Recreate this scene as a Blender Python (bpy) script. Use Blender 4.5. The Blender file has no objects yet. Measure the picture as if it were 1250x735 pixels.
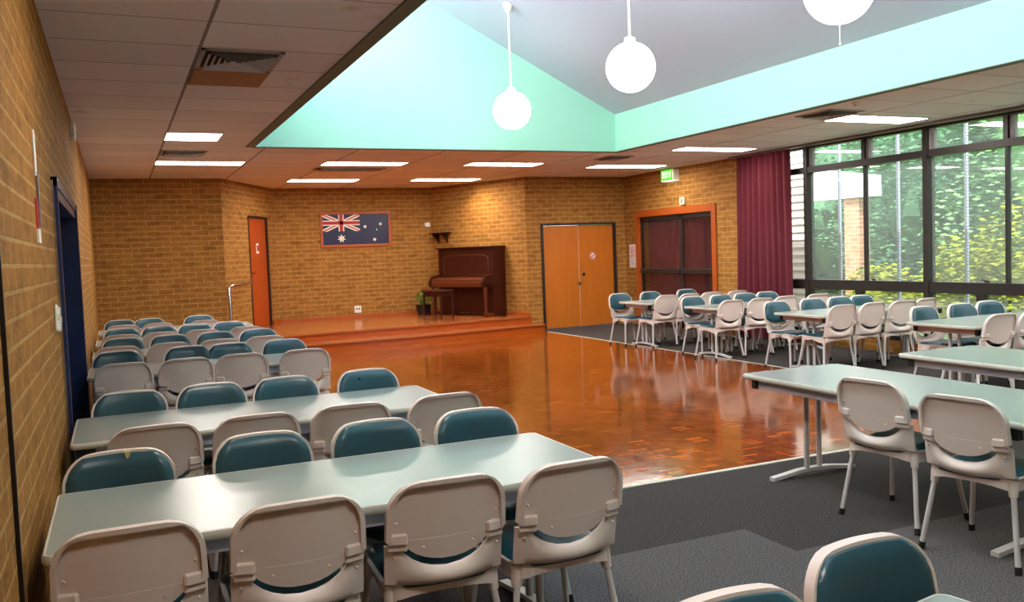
import bpy, math, random
from mathutils import Vector, Matrix
random.seed(7)
S = bpy.context.scene
COL = S.collection
R = math.radians
PI = math.pi

# ------------------------------------------------------------------ camera
CAMZ = 1.5
cam_d = bpy.data.cameras.new('camera')
cam = bpy.data.objects.new('camera', cam_d); COL.objects.link(cam)
cam_d.sensor_fit = 'HORIZONTAL'; cam_d.sensor_width = 36.0
cam_d.lens = 36.0 * 1072.7 / 1250.0
cam_d.clip_start = 0.03; cam_d.clip_end = 200
_y, _p, _r = R(24.14), R(3.275), R(2.14)
_f = Vector((math.sin(_y)*math.cos(_p), math.cos(_y)*math.cos(_p), -math.sin(_p)))
_rt = Vector((math.cos(_y), -math.sin(_y), 0)); _dn = _f.cross(_rt)
_r2 = math.cos(_r)*_rt + math.sin(_r)*_dn
_d2 = -math.sin(_r)*_rt + math.cos(_r)*_dn
cm = Matrix((_r2, -_d2, -_f)).transposed().to_4x4(); cm.translation = (0, 0, CAMZ)
cam.matrix_world = cm
S.camera = cam

# ------------------------------------------------------------------ view / light
S.view_settings.view_transform = 'Standard'; S.view_settings.look = 'None'
S.view_settings.gamma = 1.0; S.view_settings.use_curve_mapping = False
S.view_settings.exposure = 0.9
S.cycles.use_denoising = True
S.cycles.max_bounces = 8; S.cycles.diffuse_bounces = 4; S.cycles.transparent_max_bounces = 12
S.cycles.sample_clamp_indirect = 6.0
S.cycles.caustics_reflective = False; S.cycles.caustics_refractive = False

PANEL_E = 19.0      # troffer diffusers
GLOBE_E = 5.0       # pendant globes
CLEREST_E = 10.5     # added glow standing in for daylight, unseen clerestory panes
world = bpy.data.worlds.new('sky'); S.world = world; world.use_nodes = True
wn = world.node_tree.nodes; wl = world.node_tree.links
bg = wn['Background']
sky = wn.new('ShaderNodeTexSky'); sky.sky_type = 'HOSEK_WILKIE'
sky.sun_direction = Vector((-0.45, -0.25, 0.85)).normalized(); sky.turbidity = 4.0; sky.ground_albedo = 0.3
mxw = wn.new('ShaderNodeMix'); mxw.data_type = 'RGBA'; mxw.inputs[0].default_value = 0.65
wl.new(sky.outputs[0], mxw.inputs[6]); mxw.inputs[7].default_value = (1.0, 1.0, 1.0, 1)
wl.new(mxw.outputs[2], bg.inputs[0]); bg.inputs[1].default_value = 3.2
sun_d = bpy.data.lights.new('sun', 'SUN'); sun_d.energy = 5.0; sun_d.angle = R(1.0); sun_d.color = (1, .95, .85)
sun = bpy.data.objects.new('sun', sun_d); COL.objects.link(sun)
sun.rotation_euler = Vector((0.50, 0.30, -0.85)).to_track_quat('-Z', 'Y').to_euler()
def portal(loc, rot, sx, sy):
    d = bpy.data.lights.new('daylight_portal', 'AREA'); d.shape = 'RECTANGLE'; d.size = sx; d.size_y = sy
    d.cycles.is_portal = True
    o = bpy.data.objects.new('daylight_portal', d); COL.objects.link(o); o.location = loc; o.rotation_euler = rot
portal((9.16, 5.2, 1.5), (0, R(90), 0), 2.7, 10.8)

# ------------------------------------------------------------------ node helpers
def srgb(r, g, b):
    def c(v):
        v /= 255.0
        return v/12.92 if v <= .04045 else ((v+.055)/1.055)**2.4
    return (c(r), c(g), c(b), 1)
def mat(name, col, rough=.5, metal=0.0, spec=.5, emit=None, estr=0, noise=0.0, nscale=30, bump=0.0, bscale=60, coat=0.0):
    m = bpy.data.materials.new(name); m.use_nodes = True
    nt = m.node_tree; b = nt.nodes['Principled BSDF']
    b.inputs['Base Color'].default_value = col; b.inputs['Roughness'].default_value = rough
    b.inputs['Metallic'].default_value = metal; b.inputs['Specular IOR Level'].default_value = spec
    b.inputs['Coat Weight'].default_value = coat; b.inputs['Coat Roughness'].default_value = .1
    if emit: b.inputs['Emission Color'].default_value = emit; b.inputs['Emission Strength'].default_value = estr
    if noise or bump:
        tc = nt.nodes.new('ShaderNodeTexCoord')
        if noise:
            n = nt.nodes.new('ShaderNodeTexNoise'); n.inputs['Scale'].default_value = nscale; n.inputs['Detail'].default_value = 5
            nt.links.new(tc.outputs['Object'], n.inputs['Vector'])
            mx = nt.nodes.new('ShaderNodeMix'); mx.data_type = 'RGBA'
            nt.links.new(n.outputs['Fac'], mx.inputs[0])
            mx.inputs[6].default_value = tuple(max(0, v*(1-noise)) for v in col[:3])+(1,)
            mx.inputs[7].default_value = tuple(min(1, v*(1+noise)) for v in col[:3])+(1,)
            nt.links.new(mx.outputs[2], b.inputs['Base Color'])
        if bump:
            n2 = nt.nodes.new('ShaderNodeTexNoise'); n2.inputs['Scale'].default_value = bscale; n2.inputs['Detail'].default_value = 4
            nt.links.new(tc.outputs['Object'], n2.inputs['Vector'])
            bp = nt.nodes.new('ShaderNodeBump'); bp.inputs['Strength'].default_value = bump; bp.inputs['Distance'].default_value = .01
            nt.links.new(n2.outputs['Fac'], bp.inputs['Height']); nt.links.new(bp.outputs[0], b.inputs['Normal'])
    return m
def N(nt, t, **kw):
    n = nt.nodes.new(t)
    for k, v in kw.items(): setattr(n, k, v)
    return n
def math_node(nt, op, a, b=None):
    n = nt.nodes.new('ShaderNodeMath'); n.operation = op
    for i, v in enumerate((a, b)):
        if v is None: continue
        if isinstance(v, (int, float)): n.inputs[i].default_value = v
        else: nt.links.new(v, n.inputs[i])
    return n.outputs[0]

def brick_mat(name, ang, c1=(164, 113, 50), c2=(148, 101, 44), mort=(180, 141, 84)):
    m = bpy.data.materials.new(name); m.use_nodes = True; nt = m.node_tree; L = nt.links
    b = nt.nodes['Principled BSDF']; b.inputs['Roughness'].default_value = .8; b.inputs['Specular IOR Level'].default_value = .2
    g = N(nt, 'ShaderNodeNewGeometry'); rot = N(nt, 'ShaderNodeVectorRotate', rotation_type='Z_AXIS')
    rot.inputs['Angle'].default_value = -ang; L.new(g.outputs['Position'], rot.inputs['Vector'])
    sp = N(nt, 'ShaderNodeSeparateXYZ'); L.new(rot.outputs[0], sp.inputs[0])
    cb = N(nt, 'ShaderNodeCombineXYZ'); L.new(sp.outputs['X'], cb.inputs['X']); L.new(sp.outputs['Z'], cb.inputs['Y'])
    # slight wobble so courses are not ruler straight
    nz = N(nt, 'ShaderNodeTexNoise'); nz.inputs['Scale'].default_value = 6; L.new(cb.outputs[0], nz.inputs['Vector'])
    br = N(nt, 'ShaderNodeTexBrick'); L.new(cb.outputs[0], br.inputs['Vector'])
    br.inputs['Scale'].default_value = 1.0; br.inputs['Brick Width'].default_value = .235; br.inputs['Row Height'].default_value = .084
    br.inputs['Mortar Size'].default_value = .0085; br.inputs['Mortar Smooth'].default_value = .25; br.inputs['Bias'].default_value = -.1
    br.inputs['Color1'].default_value = srgb(*c1); br.inputs['Color2'].default_value = srgb(*c2); br.inputs['Mortar'].default_value = srgb(*mort)
    # per-brick darker burns
    n1 = N(nt, 'ShaderNodeTexNoise'); n1.inputs['Scale'].default_value = 2.6; n1.inputs['Detail'].default_value = 6
    sc = N(nt, 'ShaderNodeVectorMath', operation='MULTIPLY'); sc.inputs[1].default_value = (1.5, 5.0, 1); L.new(cb.outputs[0], sc.inputs[0]); L.new(sc.outputs[0], n1.inputs['Vector'])
    rp = N(nt, 'ShaderNodeValToRGB'); L.new(n1.outputs['Fac'], rp.inputs[0])
    rp.color_ramp.elements[0].position = .33; rp.color_ramp.elements[0].color = (.7, .68, .64, 1)
    rp.color_ramp.elements[1].position = .5; rp.color_ramp.elements[1].color = (1, 1, 1, 1)
    n2 = N(nt, 'ShaderNodeTexNoise'); n2.inputs['Scale'].default_value = 45; n2.inputs['Detail'].default_value = 4; L.new(cb.outputs[0], n2.inputs['Vector'])
    rp2 = N(nt, 'ShaderNodeValToRGB'); L.new(n2.outputs['Fac'], rp2.inputs[0])
    rp2.color_ramp.elements[0].position = .3; rp2.color_ramp.elements[0].color = (.72, .72, .72, 1)
    rp2.color_ramp.elements[1].position = .65; rp2.color_ramp.elements[1].color = (1.08, 1.05, 1.0, 1)
    m1 = N(nt, 'ShaderNodeMix', data_type='RGBA', blend_type='MULTIPLY'); m1.inputs[0].default_value = 1
    L.new(br.outputs['Color'], m1.inputs[6]); L.new(rp.outputs[0], m1.inputs[7])
    m2 = N(nt, 'ShaderNodeMix', data_type='RGBA', blend_type='MULTIPLY'); m2.inputs[0].default_value = 1
    L.new(m1.outputs[2], m2.inputs[6]); L.new(rp2.outputs[0], m2.inputs[7]); L.new(m2.outputs[2], b.inputs['Base Color'])
    h = math_node(nt, 'ADD', math_node(nt, 'MULTIPLY', br.outputs['Fac'], -1.0), math_node(nt, 'MULTIPLY', n2.outputs['Fac'], .5))
    bp = N(nt, 'ShaderNodeBump'); bp.inputs['Strength'].default_value = .5; bp.inputs['Distance'].default_value = .008
    L.new(h, bp.inputs['Height']); L.new(bp.outputs[0], b.inputs['Normal'])
    return m

def parquet_mat():
    m = bpy.data.materials.new('mosaic_parquet'); m.use_nodes = True; nt = m.node_tree; L = nt.links
    b = nt.nodes['Principled BSDF']; b.inputs['Roughness'].default_value = .13; b.inputs['Specular IOR Level'].default_value = .6
    g = N(nt, 'ShaderNodeNewGeometry'); sp = N(nt, 'ShaderNodeSeparateXYZ'); L.new(g.outputs['Position'], sp.inputs[0])
    B = .14; X = math_node(nt, 'DIVIDE', sp.outputs['X'], B); Y = math_node(nt, 'DIVIDE', sp.outputs['Y'], B)
    fx = math_node(nt, 'FLOOR', X); fy = math_node(nt, 'FLOOR', Y)
    par = math_node(nt, 'PINGPONG', math_node(nt, 'ADD', fx, fy), 1.0)
    ux = math_node(nt, 'SUBTRACT', X, fx); uy = math_node(nt, 'SUBTRACT', Y, fy)
    mixu = N(nt, 'ShaderNodeMix', data_type='FLOAT'); L.new(par, mixu.inputs[0]); L.new(ux, mixu.inputs[2]); L.new(uy, mixu.inputs[3])
    fu = math_node(nt, 'MULTIPLY', mixu.outputs[0], 5.0); ff = math_node(nt, 'FLOOR', fu)
    cb = N(nt, 'ShaderNodeCombineXYZ'); L.new(fx, cb.inputs[0]); L.new(fy, cb.inputs[1]); L.new(ff, cb.inputs[2])
    wn_ = N(nt, 'ShaderNodeTexWhiteNoise', noise_dimensions='3D'); L.new(cb.outputs[0], wn_.inputs['Vector'])
    rp = N(nt, 'ShaderNodeValToRGB'); L.new(wn_.outputs['Value'], rp.inputs[0])
    e = rp.color_ramp.elements; e[0].color = srgb(108, 48, 10); e[1].position = 1; e[1].color = srgb(160, 84, 25)
    k = e.new(.5); k.color = srgb(138, 66, 15)
    cb2 = N(nt, 'ShaderNodeCombineXYZ'); L.new(fx, cb2.inputs[0]); L.new(fy, cb2.inputs[1])
    w2 = N(nt, 'ShaderNodeTexWhiteNoise', noise_dimensions='2D'); L.new(cb2.outputs[0], w2.inputs['Vector'])
    v = math_node(nt, 'ADD', math_node(nt, 'ADD', math_node(nt, 'MULTIPLY', w2.outputs['Value'], .4), math_node(nt, 'MULTIPLY', par, .26)), .67)  # random block tone, plus grain-direction sheen put into alternate blocks' colour
    hs = N(nt, 'ShaderNodeHueSaturation'); L.new(rp.outputs[0], hs.inputs['Color']); L.new(v, hs.inputs['Value']); 
    # dark joints between blocks
    def edge(u): return math_node(nt, 'MINIMUM', u, math_node(nt, 'SUBTRACT', 1.0, u))
    fr = math_node(nt, 'SUBTRACT', fu, ff)
    ed = math_node(nt, 'MINIMUM', math_node(nt, 'MINIMUM', edge(ux), edge(uy)), math_node(nt, 'MULTIPLY', edge(fr), .35))
    jm = math_node(nt, 'LESS_THAN', ed, .02)
    mx = N(nt, 'ShaderNodeMix', data_type='RGBA'); L.new(math_node(nt, 'MULTIPLY', jm, .4), mx.inputs[0]); L.new(hs.outputs[0], mx.inputs[6]); mx.inputs[7].default_value = srgb(80, 30, 8)
    L.new(mx.outputs[2], b.inputs['Base Color'])
    nz = N(nt, 'ShaderNodeTexNoise'); nz.inputs['Scale'].default_value = 9; nz.inputs['Detail'].default_value = 3; L.new(g.outputs['Position'], nz.inputs['Vector'])
    bp = N(nt, 'ShaderNodeBump'); bp.inputs['Strength'].default_value = .06; bp.inputs['Distance'].default_value = .01
    hh = nz.outputs['Fac']
    L.new(hh, bp.inputs['Height']); L.new(bp.outputs[0], b.inputs['Normal'])
    L.new(math_node(nt, 'ADD', math_node(nt, 'MULTIPLY', nz.outputs['Fac'], .08), .06), b.inputs['Roughness'])
    return m

def tile_mat():   # ceiling tiles 1.167 x 0.618 with grooves
    m = bpy.data.materials.new('ceiling_tile'); m.use_nodes = True; nt = m.node_tree; L = nt.links
    b = nt.nodes['Principled BSDF']; b.inputs['Roughness'].default_value = .9; b.inputs['Specular IOR Level'].default_value = .2
    g = N(nt, 'ShaderNodeNewGeometry'); sp = N(nt, 'ShaderNodeSeparateXYZ'); L.new(g.outputs['Position'], sp.inputs[0])
    X = math_node(nt, 'DIVIDE', math_node(nt, 'SUBTRACT', sp.outputs['X'], .55), 1.167)
    Y = math_node(nt, 'DIVIDE', math_node(nt, 'SUBTRACT', sp.outputs['Y'], 5.25), .6177)
    fx = math_node(nt, 'FLOOR', X); fy = math_node(nt, 'FLOOR', Y)
    ux = math_node(nt, 'MULTIPLY', math_node(nt, 'SUBTRACT', X, fx), 1.167); uy = math_node(nt, 'MULTIPLY', math_node(nt, 'SUBTRACT', Y, fy), .6177)
    ex = math_node(nt, 'LESS_THAN', ux, .022); ey = math_node(nt, 'LESS_THAN', uy, .011)
    cb = N(nt, 'ShaderNodeCombineXYZ'); L.new(fx, cb.inputs[0]); L.new(fy, cb.inputs[1])
    w = N(nt, 'ShaderNodeTexWhiteNoise', noise_dimensions='2D'); L.new(cb.outputs[0], w.inputs['Vector'])
    hs = N(nt, 'ShaderNodeHueSaturation'); hs.inputs['Color'].default_value = srgb(236, 234, 240)
    L.new(math_node(nt, 'ADD', math_node(nt, 'MULTIPLY', w.outputs['Value'], .1), .93), hs.inputs['Value'])
    # water stain on a few tiles by the brick wall
    nz = N(nt, 'ShaderNodeTexNoise'); nz.inputs['Scale'].default_value = .9; nz.inputs['Detail'].default_value = 5; L.new(g.outputs['Position'], nz.inputs['Vector'])
    rp = N(nt, 'ShaderNodeValToRGB'); L.new(nz.outputs['Fac'], rp.inputs[0])
    rp.color_ramp.elements[0].position = .71; rp.color_ramp.elements[0].color = (1, 1, 1, 1); rp.color_ramp.elements[1].position = .74; rp.color_ramp.elements[1].color = (.85, .75, .6, 1)
    mm = N(nt, 'ShaderNodeMix', data_type='RGBA', blend_type='MULTIPLY'); mm.inputs[0].default_value = 1; L.new(hs.outputs[0], mm.inputs[6]); L.new(rp.outputs[0], mm.inputs[7])
    mx = N(nt, 'ShaderNodeMix', data_type='RGBA'); L.new(math_node(nt, 'MULTIPLY', math_node(nt, 'MAXIMUM', ex, ey), .75), mx.inputs[0])
    L.new(mm.outputs[2], mx.inputs[6]); mx.inputs[7].default_value = srgb(92, 76, 66)
    L.new(mx.outputs[2], b.inputs['Base Color'])
    return m

def wood_mat(name, c1, c2, rough=.3, axis='Z', scale=6.0, stretch=14, spec=.5):
    m = bpy.data.materials.new(name); m.use_nodes = True; nt = m.node_tree; L = nt.links
    b = nt.nodes['Principled BSDF']; b.inputs['Roughness'].default_value = rough; b.inputs['Specular IOR Level'].default_value = spec
    tc = N(nt, 'ShaderNodeTexCoord'); mp = N(nt, 'ShaderNodeMapping'); L.new(tc.outputs['Object'], mp.inputs[0])
    s = [stretch, stretch, stretch]; s['XYZ'.index(axis)] = 1.0
    mp.inputs['Scale'].default_value = s
    nz = N(nt, 'ShaderNodeTexNoise'); nz.inputs['Scale'].default_value = scale/3; nz.inputs['Detail'].default_value = 6; L.new(mp.outputs[0], nz.inputs['Vector'])
    mx = N(nt, 'ShaderNodeMix', data_type='RGBA'); L.new(nz.outputs['Fac'], mx.inputs[0]); mx.inputs[6].default_value = srgb(*c1); mx.inputs[7].default_value = srgb(*c2)
    L.new(mx.outputs[2], b.inputs['Base Color'])
    return m

def glass_mat():
    m = bpy.data.materials.new('window_glass'); m.use_nodes = True; nt = m.node_tree; L = nt.links
    out = nt.nodes['Material Output']; nt.nodes.remove(nt.nodes['Principled BSDF'])
    tr = N(nt, 'ShaderNodeBsdfTransparent'); tr.inputs[0].default_value = (.93, .95, .95, 1)
    df = N(nt, 'ShaderNodeBsdfTranslucent'); df.inputs[0].default_value = (.8, .84, .88, 1)
    gl = N(nt, 'ShaderNodeBsdfGlossy'); gl.inputs['Roughness'].default_value = .02
    m1 = N(nt, 'ShaderNodeMixShader'); m1.inputs[0].default_value = .2; L.new(tr.outputs[0], m1.inputs[1]); L.new(df.outputs[0], m1.inputs[2])
    lw = N(nt, 'ShaderNodeLayerWeight'); lw.inputs[0].default_value = .5
    fr = N(nt, 'ShaderNodeMath', operation='ADD'); fr.inputs[1].default_value = .05; L.new(math_node(nt, 'MULTIPLY', math_node(nt, 'POWER', lw.outputs['Facing'], 5.0), .85), fr.inputs[0])
    m2 = N(nt, 'ShaderNodeMixShader'); L.new(fr.outputs[0], m2.inputs[0]); L.new(m1.outputs[0], m2.inputs[1]); L.new(gl.outputs[0], m2.inputs[2])
    L.new(m2.outputs[0], out.inputs[0]); return m

def emis_mat(name, col, s):
    m = bpy.data.materials.new(name); m.use_nodes = True; nt = m.node_tree
    nt.nodes.remove(nt.nodes['Principled BSDF']); e = N(nt, 'ShaderNodeEmission'); e.inputs[0].default_value = col; e.inputs[1].default_value = s
    nt.links.new(e.outputs[0], nt.nodes['Material Output'].inputs[0]); return m

def carpet_mat(name, a, b_):
    m = bpy.data.materials.new(name); m.use_nodes = True; nt = m.node_tree; L = nt.links
    b = nt.nodes['Principled BSDF']; b.inputs['Roughness'].default_value = .95; b.inputs['Specular IOR Level'].default_value = .1
    g = N(nt, 'ShaderNodeNewGeometry')
    n1 = N(nt, 'ShaderNodeTexNoise'); n1.inputs['Scale'].default_value = 130; n1.inputs['Detail'].default_value = 3; L.new(g.outputs['Position'], n1.inputs['Vector'])
    rp = N(nt, 'ShaderNodeValToRGB'); L.new(n1.outputs['Fac'], rp.inputs[0])
    rp.color_ramp.elements[0].position = .35; rp.color_ramp.elements[0].color = srgb(*a); rp.color_ramp.elements[1].position = .65; rp.color_ramp.elements[1].color = srgb(*b_)
    L.new(rp.outputs[0], b.inputs['Base Color'])
    bp = N(nt, 'ShaderNodeBump'); bp.inputs['Strength'].default_value = .6; bp.inputs['Distance'].default_value = .006
    L.new(n1.outputs['Fac'], bp.inputs['Height']); L.new(bp.outputs[0], b.inputs['Normal'])
    return m

ANG_L = math.atan2(17.2-15.1, 2.81-1.63)
ANG_R = math.atan2(14.76-17.2, 6.96-5.955)
M = {}
M['brick_y'] = brick_mat('tan_brick_side', R(90)); M['brick_x'] = brick_mat('tan_brick_back', 0)
M['brick_l'] = brick_mat('tan_brick_left_splay', ANG_L); M['brick_r'] = brick_mat('tan_brick_right_splay', ANG_R)
M['parquet'] = parquet_mat(); M['tile'] = tile_mat()
M['carpet_d'] = carpet_mat('charcoal_carpet', (40, 36, 35), (84, 78, 75)); M['carpet_l'] = carpet_mat('grey_carpet', (56, 53, 53), (112, 107, 105))
M['mint'] = mat('mint_paint', srgb(168, 228, 205), .75, noise=.02, nscale=2)
M['white_paint'] = mat('white_ceiling_paint', srgb(198, 204, 222), .8)
M['trim_grey'] = mat('opening_trim', srgb(105, 112, 98), .7)
M['stage'] = wood_mat('stage_boards', (150, 62, 14), (184, 92, 30), .22, 'X', 6, 20)
M['stage_top'] = wood_mat('stage_top_boards', (150, 78, 36), (176, 104, 56), .18, 'X', 6, 20)
M['jarrah'] = wood_mat('jarrah_trim', (150, 66, 16), (178, 88, 28), .4, 'Z')
M['door_wood'] = wood_mat('orange_door_veneer', (176, 94, 24), (198, 116, 36), .38, 'Z', 5, 10)
M['door_red'] = wood_mat('red_brown_door_veneer', (158, 62, 18), (172, 74, 24), .4, 'Z', 5, 10)
M['dark_frame'] = mat('dark_brown_frame', srgb(34, 26, 24), .45)
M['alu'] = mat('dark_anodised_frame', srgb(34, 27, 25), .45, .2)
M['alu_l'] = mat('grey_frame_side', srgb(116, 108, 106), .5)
M['glass'] = glass_mat()
M['maroon'] = mat('maroon_curtain_cloth', srgb(98, 22, 38), .85, noise=.1, nscale=8)
M['blue'] = mat('navy_gloss_paint', srgb(34, 50, 88), .25, noise=.15, nscale=12)
M['chrome'] = mat('chrome', srgb(200, 200, 200), .2, 1.0)
M['brass'] = mat('brass', srgb(190, 160, 100), .3, 1.0)
M['shell'] = mat('cream_plastic', srgb(226, 210, 202), .42, noise=.03, nscale=25)
M['vinyl'] = mat('teal_vinyl', srgb(42, 80, 92), .3, bump=.05, bscale=90, noise=.08, nscale=10)
M['vinyl_b'] = mat('dull_green_vinyl', srgb(34, 66, 68), .4, bump=.05, bscale=90)
M['leg'] = mat('pale_grey_powder_coat', srgb(206, 200, 198), .4)
M['rubber'] = mat('black_rubber', srgb(22, 22, 24), .7)
M['laminate'] = mat('grey_green_laminate', srgb(142, 151, 145), .26, 0, 1.0, noise=.03, nscale=90)
M['edge'] = mat('pale_rolled_edge', srgb(196, 190, 176), .45)
M['apron'] = mat('lilac_white_steel', srgb(196, 196, 208), .45)
M['mahog'] = wood_mat('dark_mahogany', (46, 14, 6), (66, 24, 10), .4, 'Z', 5, 10, .3)
M['mahog_l'] = wood_mat('mid_mahogany', (78, 32, 14), (100, 46, 20), .35, 'X', 5, 10)
M['white'] = mat('white_plastic', srgb(232, 230, 224), .5)
M['cream'] = mat('cream_plastic_box', srgb(220, 210, 180), .5)
M['black'] = mat('black_plastic', srgb(24, 22, 22), .5)
M['red'] = mat('red_ink', srgb(190, 40, 36), .6); M['ink'] = mat('grey_ink', srgb(120, 110, 112), .7)
M['paper'] = mat('paper', srgb(228, 214, 214), .8)
M['navy'] = mat('flag_blue', srgb(22, 26, 66), .35); M['flag_w'] = mat('flag_white', srgb(232, 222, 208), .45); M['flag_r'] = mat('flag_red', srgb(176, 26, 36), .45)
M['panel_e'] = emis_mat('troffer_diffuser', (1, .93, .84, 1), PANEL_E)
M['globe_e'] = emis_mat('opal_globe', (1, .98, .95, 1), GLOBE_E)
M['clere_e'] = emis_mat('added_clerestory_glow', (.95, .98, 1, 1), CLEREST_E)
M['exit_g'] = emis_mat('lit_green', srgb(70, 200, 30), 1.1); M['exit_w'] = emis_mat('lit_white', (1, 1, .85, 1), 1.2)
M['vent_w'] = mat('vent_white', srgb(205, 208, 220), .5); M['vent_d'] = mat('vent_dark', srgb(40, 30, 26), .8)
M['vent_g'] = mat('vent_grey', srgb(176, 170, 172), .7)
M['brown_panel'] = mat('brown_board', srgb(172, 124, 84), .8)
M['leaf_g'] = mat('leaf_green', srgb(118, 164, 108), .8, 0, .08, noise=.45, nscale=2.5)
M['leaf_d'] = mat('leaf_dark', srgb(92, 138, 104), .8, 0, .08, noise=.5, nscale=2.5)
M['leaf_y'] = mat('leaf_yellow', srgb(128, 138, 36), .8, 0, .08, noise=.3, nscale=3)
M['leaf_p'] = mat('plant_leaf', srgb(70, 120, 30), .5)
M['bark'] = mat('bark', srgb(90, 70, 52), .9, bump=.5, bscale=12)
M['grass'] = mat('lawn', srgb(96, 116, 60), .95, noise=.4, nscale=3)
M['post'] = mat('painted_post', srgb(120, 126, 136), .6); M['chain'] = mat('perforated_strip', srgb(196, 214, 236), .5)
M['fascia'] = mat('white_fascia', srgb(245, 245, 245), .6)
M['pillar'] = brick_mat('outside_brick', R(90), (205, 150, 118), (180, 128, 100), (214, 190, 168))
M['foam'] = mat('torn_foam', srgb(206, 186, 140), .9)

# ------------------------------------------------------------------ mesh builder
class MB:
    def __init__(s): s.v = []; s.f = []; s.m = []; s.sm = []
    def add(s, vs, fs, mi=0, smooth=False, tf=None):
        o = len(s.v)
        s.v += [tuple(tf @ Vector(v)) if tf else tuple(v) for v in vs]
        s.f += [tuple(i+o for i in f) for f in fs]; s.m += [mi]*len(fs); s.sm += [smooth]*len(fs)
        return s
    def box(s, x0, x1, y0, y1, z0, z1, mi=0, tf=None, bev=0.0):
        if bev:
            b = bev; vs = []; P = []
            for sx, xx in ((1, x0), (-1, x1)):
                pass
            # chamfered box: 24 verts
            import itertools
            idx = {}
            for cx, cy, cz in itertools.product((0, 1), repeat=3):
                X = (x0, x1)[cx]; Y = (y0, y1)[cy]; Z = (z0, z1)[cz]
                dx = b if cx == 0 else -b; dy = b if cy == 0 else -b; dz = b if cz == 0 else -b
                idx[(cx, cy, cz, 0)] = len(vs); vs.append((X, Y+dy, Z+dz))
                idx[(cx, cy, cz, 1)] = len(vs); vs.append((X+dx, Y, Z+dz))
                idx[(cx, cy, cz, 2)] = len(vs); vs.append((X+dx, Y+dy, Z))
            fs = []
            for a in range(3):
                o1, o2 = [k for k in range(3) if k != a]
                for side in (0, 1):
                    q = []
                    for u, w in ((0, 0), (1, 0), (1, 1), (0, 1)):
                        c = [0, 0, 0]; c[a] = side; c[o1] = u; c[o2] = w; q.append(idx[(*c, a)])
                    fs.append(q)
            for a in range(3):
                o1, o2 = [k for k in range(3) if k != a]
                for u in (0, 1):
                    for w in (0, 1):
                        c0 = [0, 0, 0]; c0[a] = 0; c0[o1] = u; c0[o2] = w; c1 = list(c0); c1[a] = 1
                        fs.append([idx[(*c0, o1)], idx[(*c1, o1)], idx[(*c1, o2)], idx[(*c0, o2)]])
            for c in itertools.product((0, 1), repeat=3): fs.append([idx[(*c, 0)], idx[(*c, 1)], idx[(*c, 2)]])
            return s.add(vs, fs, mi, False, tf)
        vs = [(x0, y0, z0), (x1, y0, z0), (x1, y1, z0), (x0, y1, z0), (x0, y0, z1), (x1, y0, z1), (x1, y1, z1), (x0, y1, z1)]
        fs = [(0, 3, 2, 1), (4, 5, 6, 7), (0, 1, 5, 4), (1, 2, 6, 5), (2, 3, 7, 6), (3, 0, 4, 7)]
        return s.add(vs, fs, mi, False, tf)
    def prism(s, poly, z0, z1, mi=0, tf=None):       # poly in xy, counter-clockwise
        n = len(poly); vs = [(x, y, z0) for x, y in poly]+[(x, y, z1) for x, y in poly]
        fs = [tuple(range(n-1, -1, -1)), tuple(range(n, 2*n))]+[(i, (i+1) % n, n+(i+1) % n, n+i) for i in range(n)]
        return s.add(vs, fs, mi, False, tf)
    def tube(s, pts, r, n=10, mi=0, caps=True, tf=None):
        pts = [Vector(p) for p in pts]; rs = r if isinstance(r, (list, tuple)) else [r]*len(pts)
        vs = []; fs = []; up = None
        for i, p in enumerate(pts):
            t = (pts[min(i+1, len(pts)-1)]-pts[max(i-1, 0)]).normalized()
            if up is None: up = Vector((0, 0, 1)) if abs(t.z) < .9 else Vector((1, 0, 0))
            a = t.cross(up).normalized(); b = a.cross(t).normalized(); up = b
            for k in range(n):
                an = 2*PI*k/n; vs.append(p+rs[i]*(math.cos(an)*a+math.sin(an)*b))
        for i in range(len(pts)-1):
            for k in range(n):
                fs.append((i*n+k, i*n+(k+1) % n, (i+1)*n+(k+1) % n, (i+1)*n+k))
        s.add(vs, fs, mi, True, tf)
        if caps:
            s.add(vs[:n], [tuple(range(n))], mi, False, tf); s.add(vs[-n:], [tuple(range(n-1, -1, -1))], mi, False, tf)
        return s
    def lathe(s, prof, n=24, mi=0, c=(0, 0, 0), tf=None):
        vs = [(c[0]+r*math.cos(2*PI*k/n), c[1]+r*math.sin(2*PI*k/n), c[2]+z) for r, z in prof for k in range(n)]
        fs = [(i*n+k, i*n+(k+1) % n, (i+1)*n+(k+1) % n, (i+1)*n+k) for i in range(len(prof)-1) for k in range(n)]
        return s.add(vs, fs, mi, True, tf)
    def sphere(s, c, r, n=24, m=14, mi=0, sc=(1, 1, 1), tf=None):
        prof = [(max(1e-5, r*math.sin(PI*i/m)), -r*math.cos(PI*i/m)) for i in range(m+1)]
        vs = [(c[0]+sc[0]*q*math.cos(2*PI*k/n), c[1]+sc[1]*q*math.sin(2*PI*k/n), c[2]+sc[2]*z) for q, z in prof for k in range(n)]
        fs = [(i*n+k, i*n+(k+1) % n, (i+1)*n+(k+1) % n, (i+1)*n+k) for i in range(m) for k in range(n)]
        return s.add(vs, fs, mi, True, tf)
    def slab(s, rows_a, rows_b, mi=0, tf=None):
        """closed slab between two point grids of equal shape (a = outer side, b = other side)"""
        nr = len(rows_a); nc = len(rows_a[0])
        vs = [p for r in rows_a for p in r]+[p for r in rows_b for p in r]; o = nr*nc; fs = []
        for i in range(nr-1):
            for j in range(nc-1):
                q = (i*nc+j, i*nc+j+1, (i+1)*nc+j+1, (i+1)*nc+j)
                fs.append(q); fs.append(tuple(o+k for k in reversed(q)))
        def e(a, b): fs.append((b, a, o+a, o+b))
        for j in range(nc-1): e(j, j+1); e((nr-1)*nc+j+1, (nr-1)*nc+j)
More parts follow.
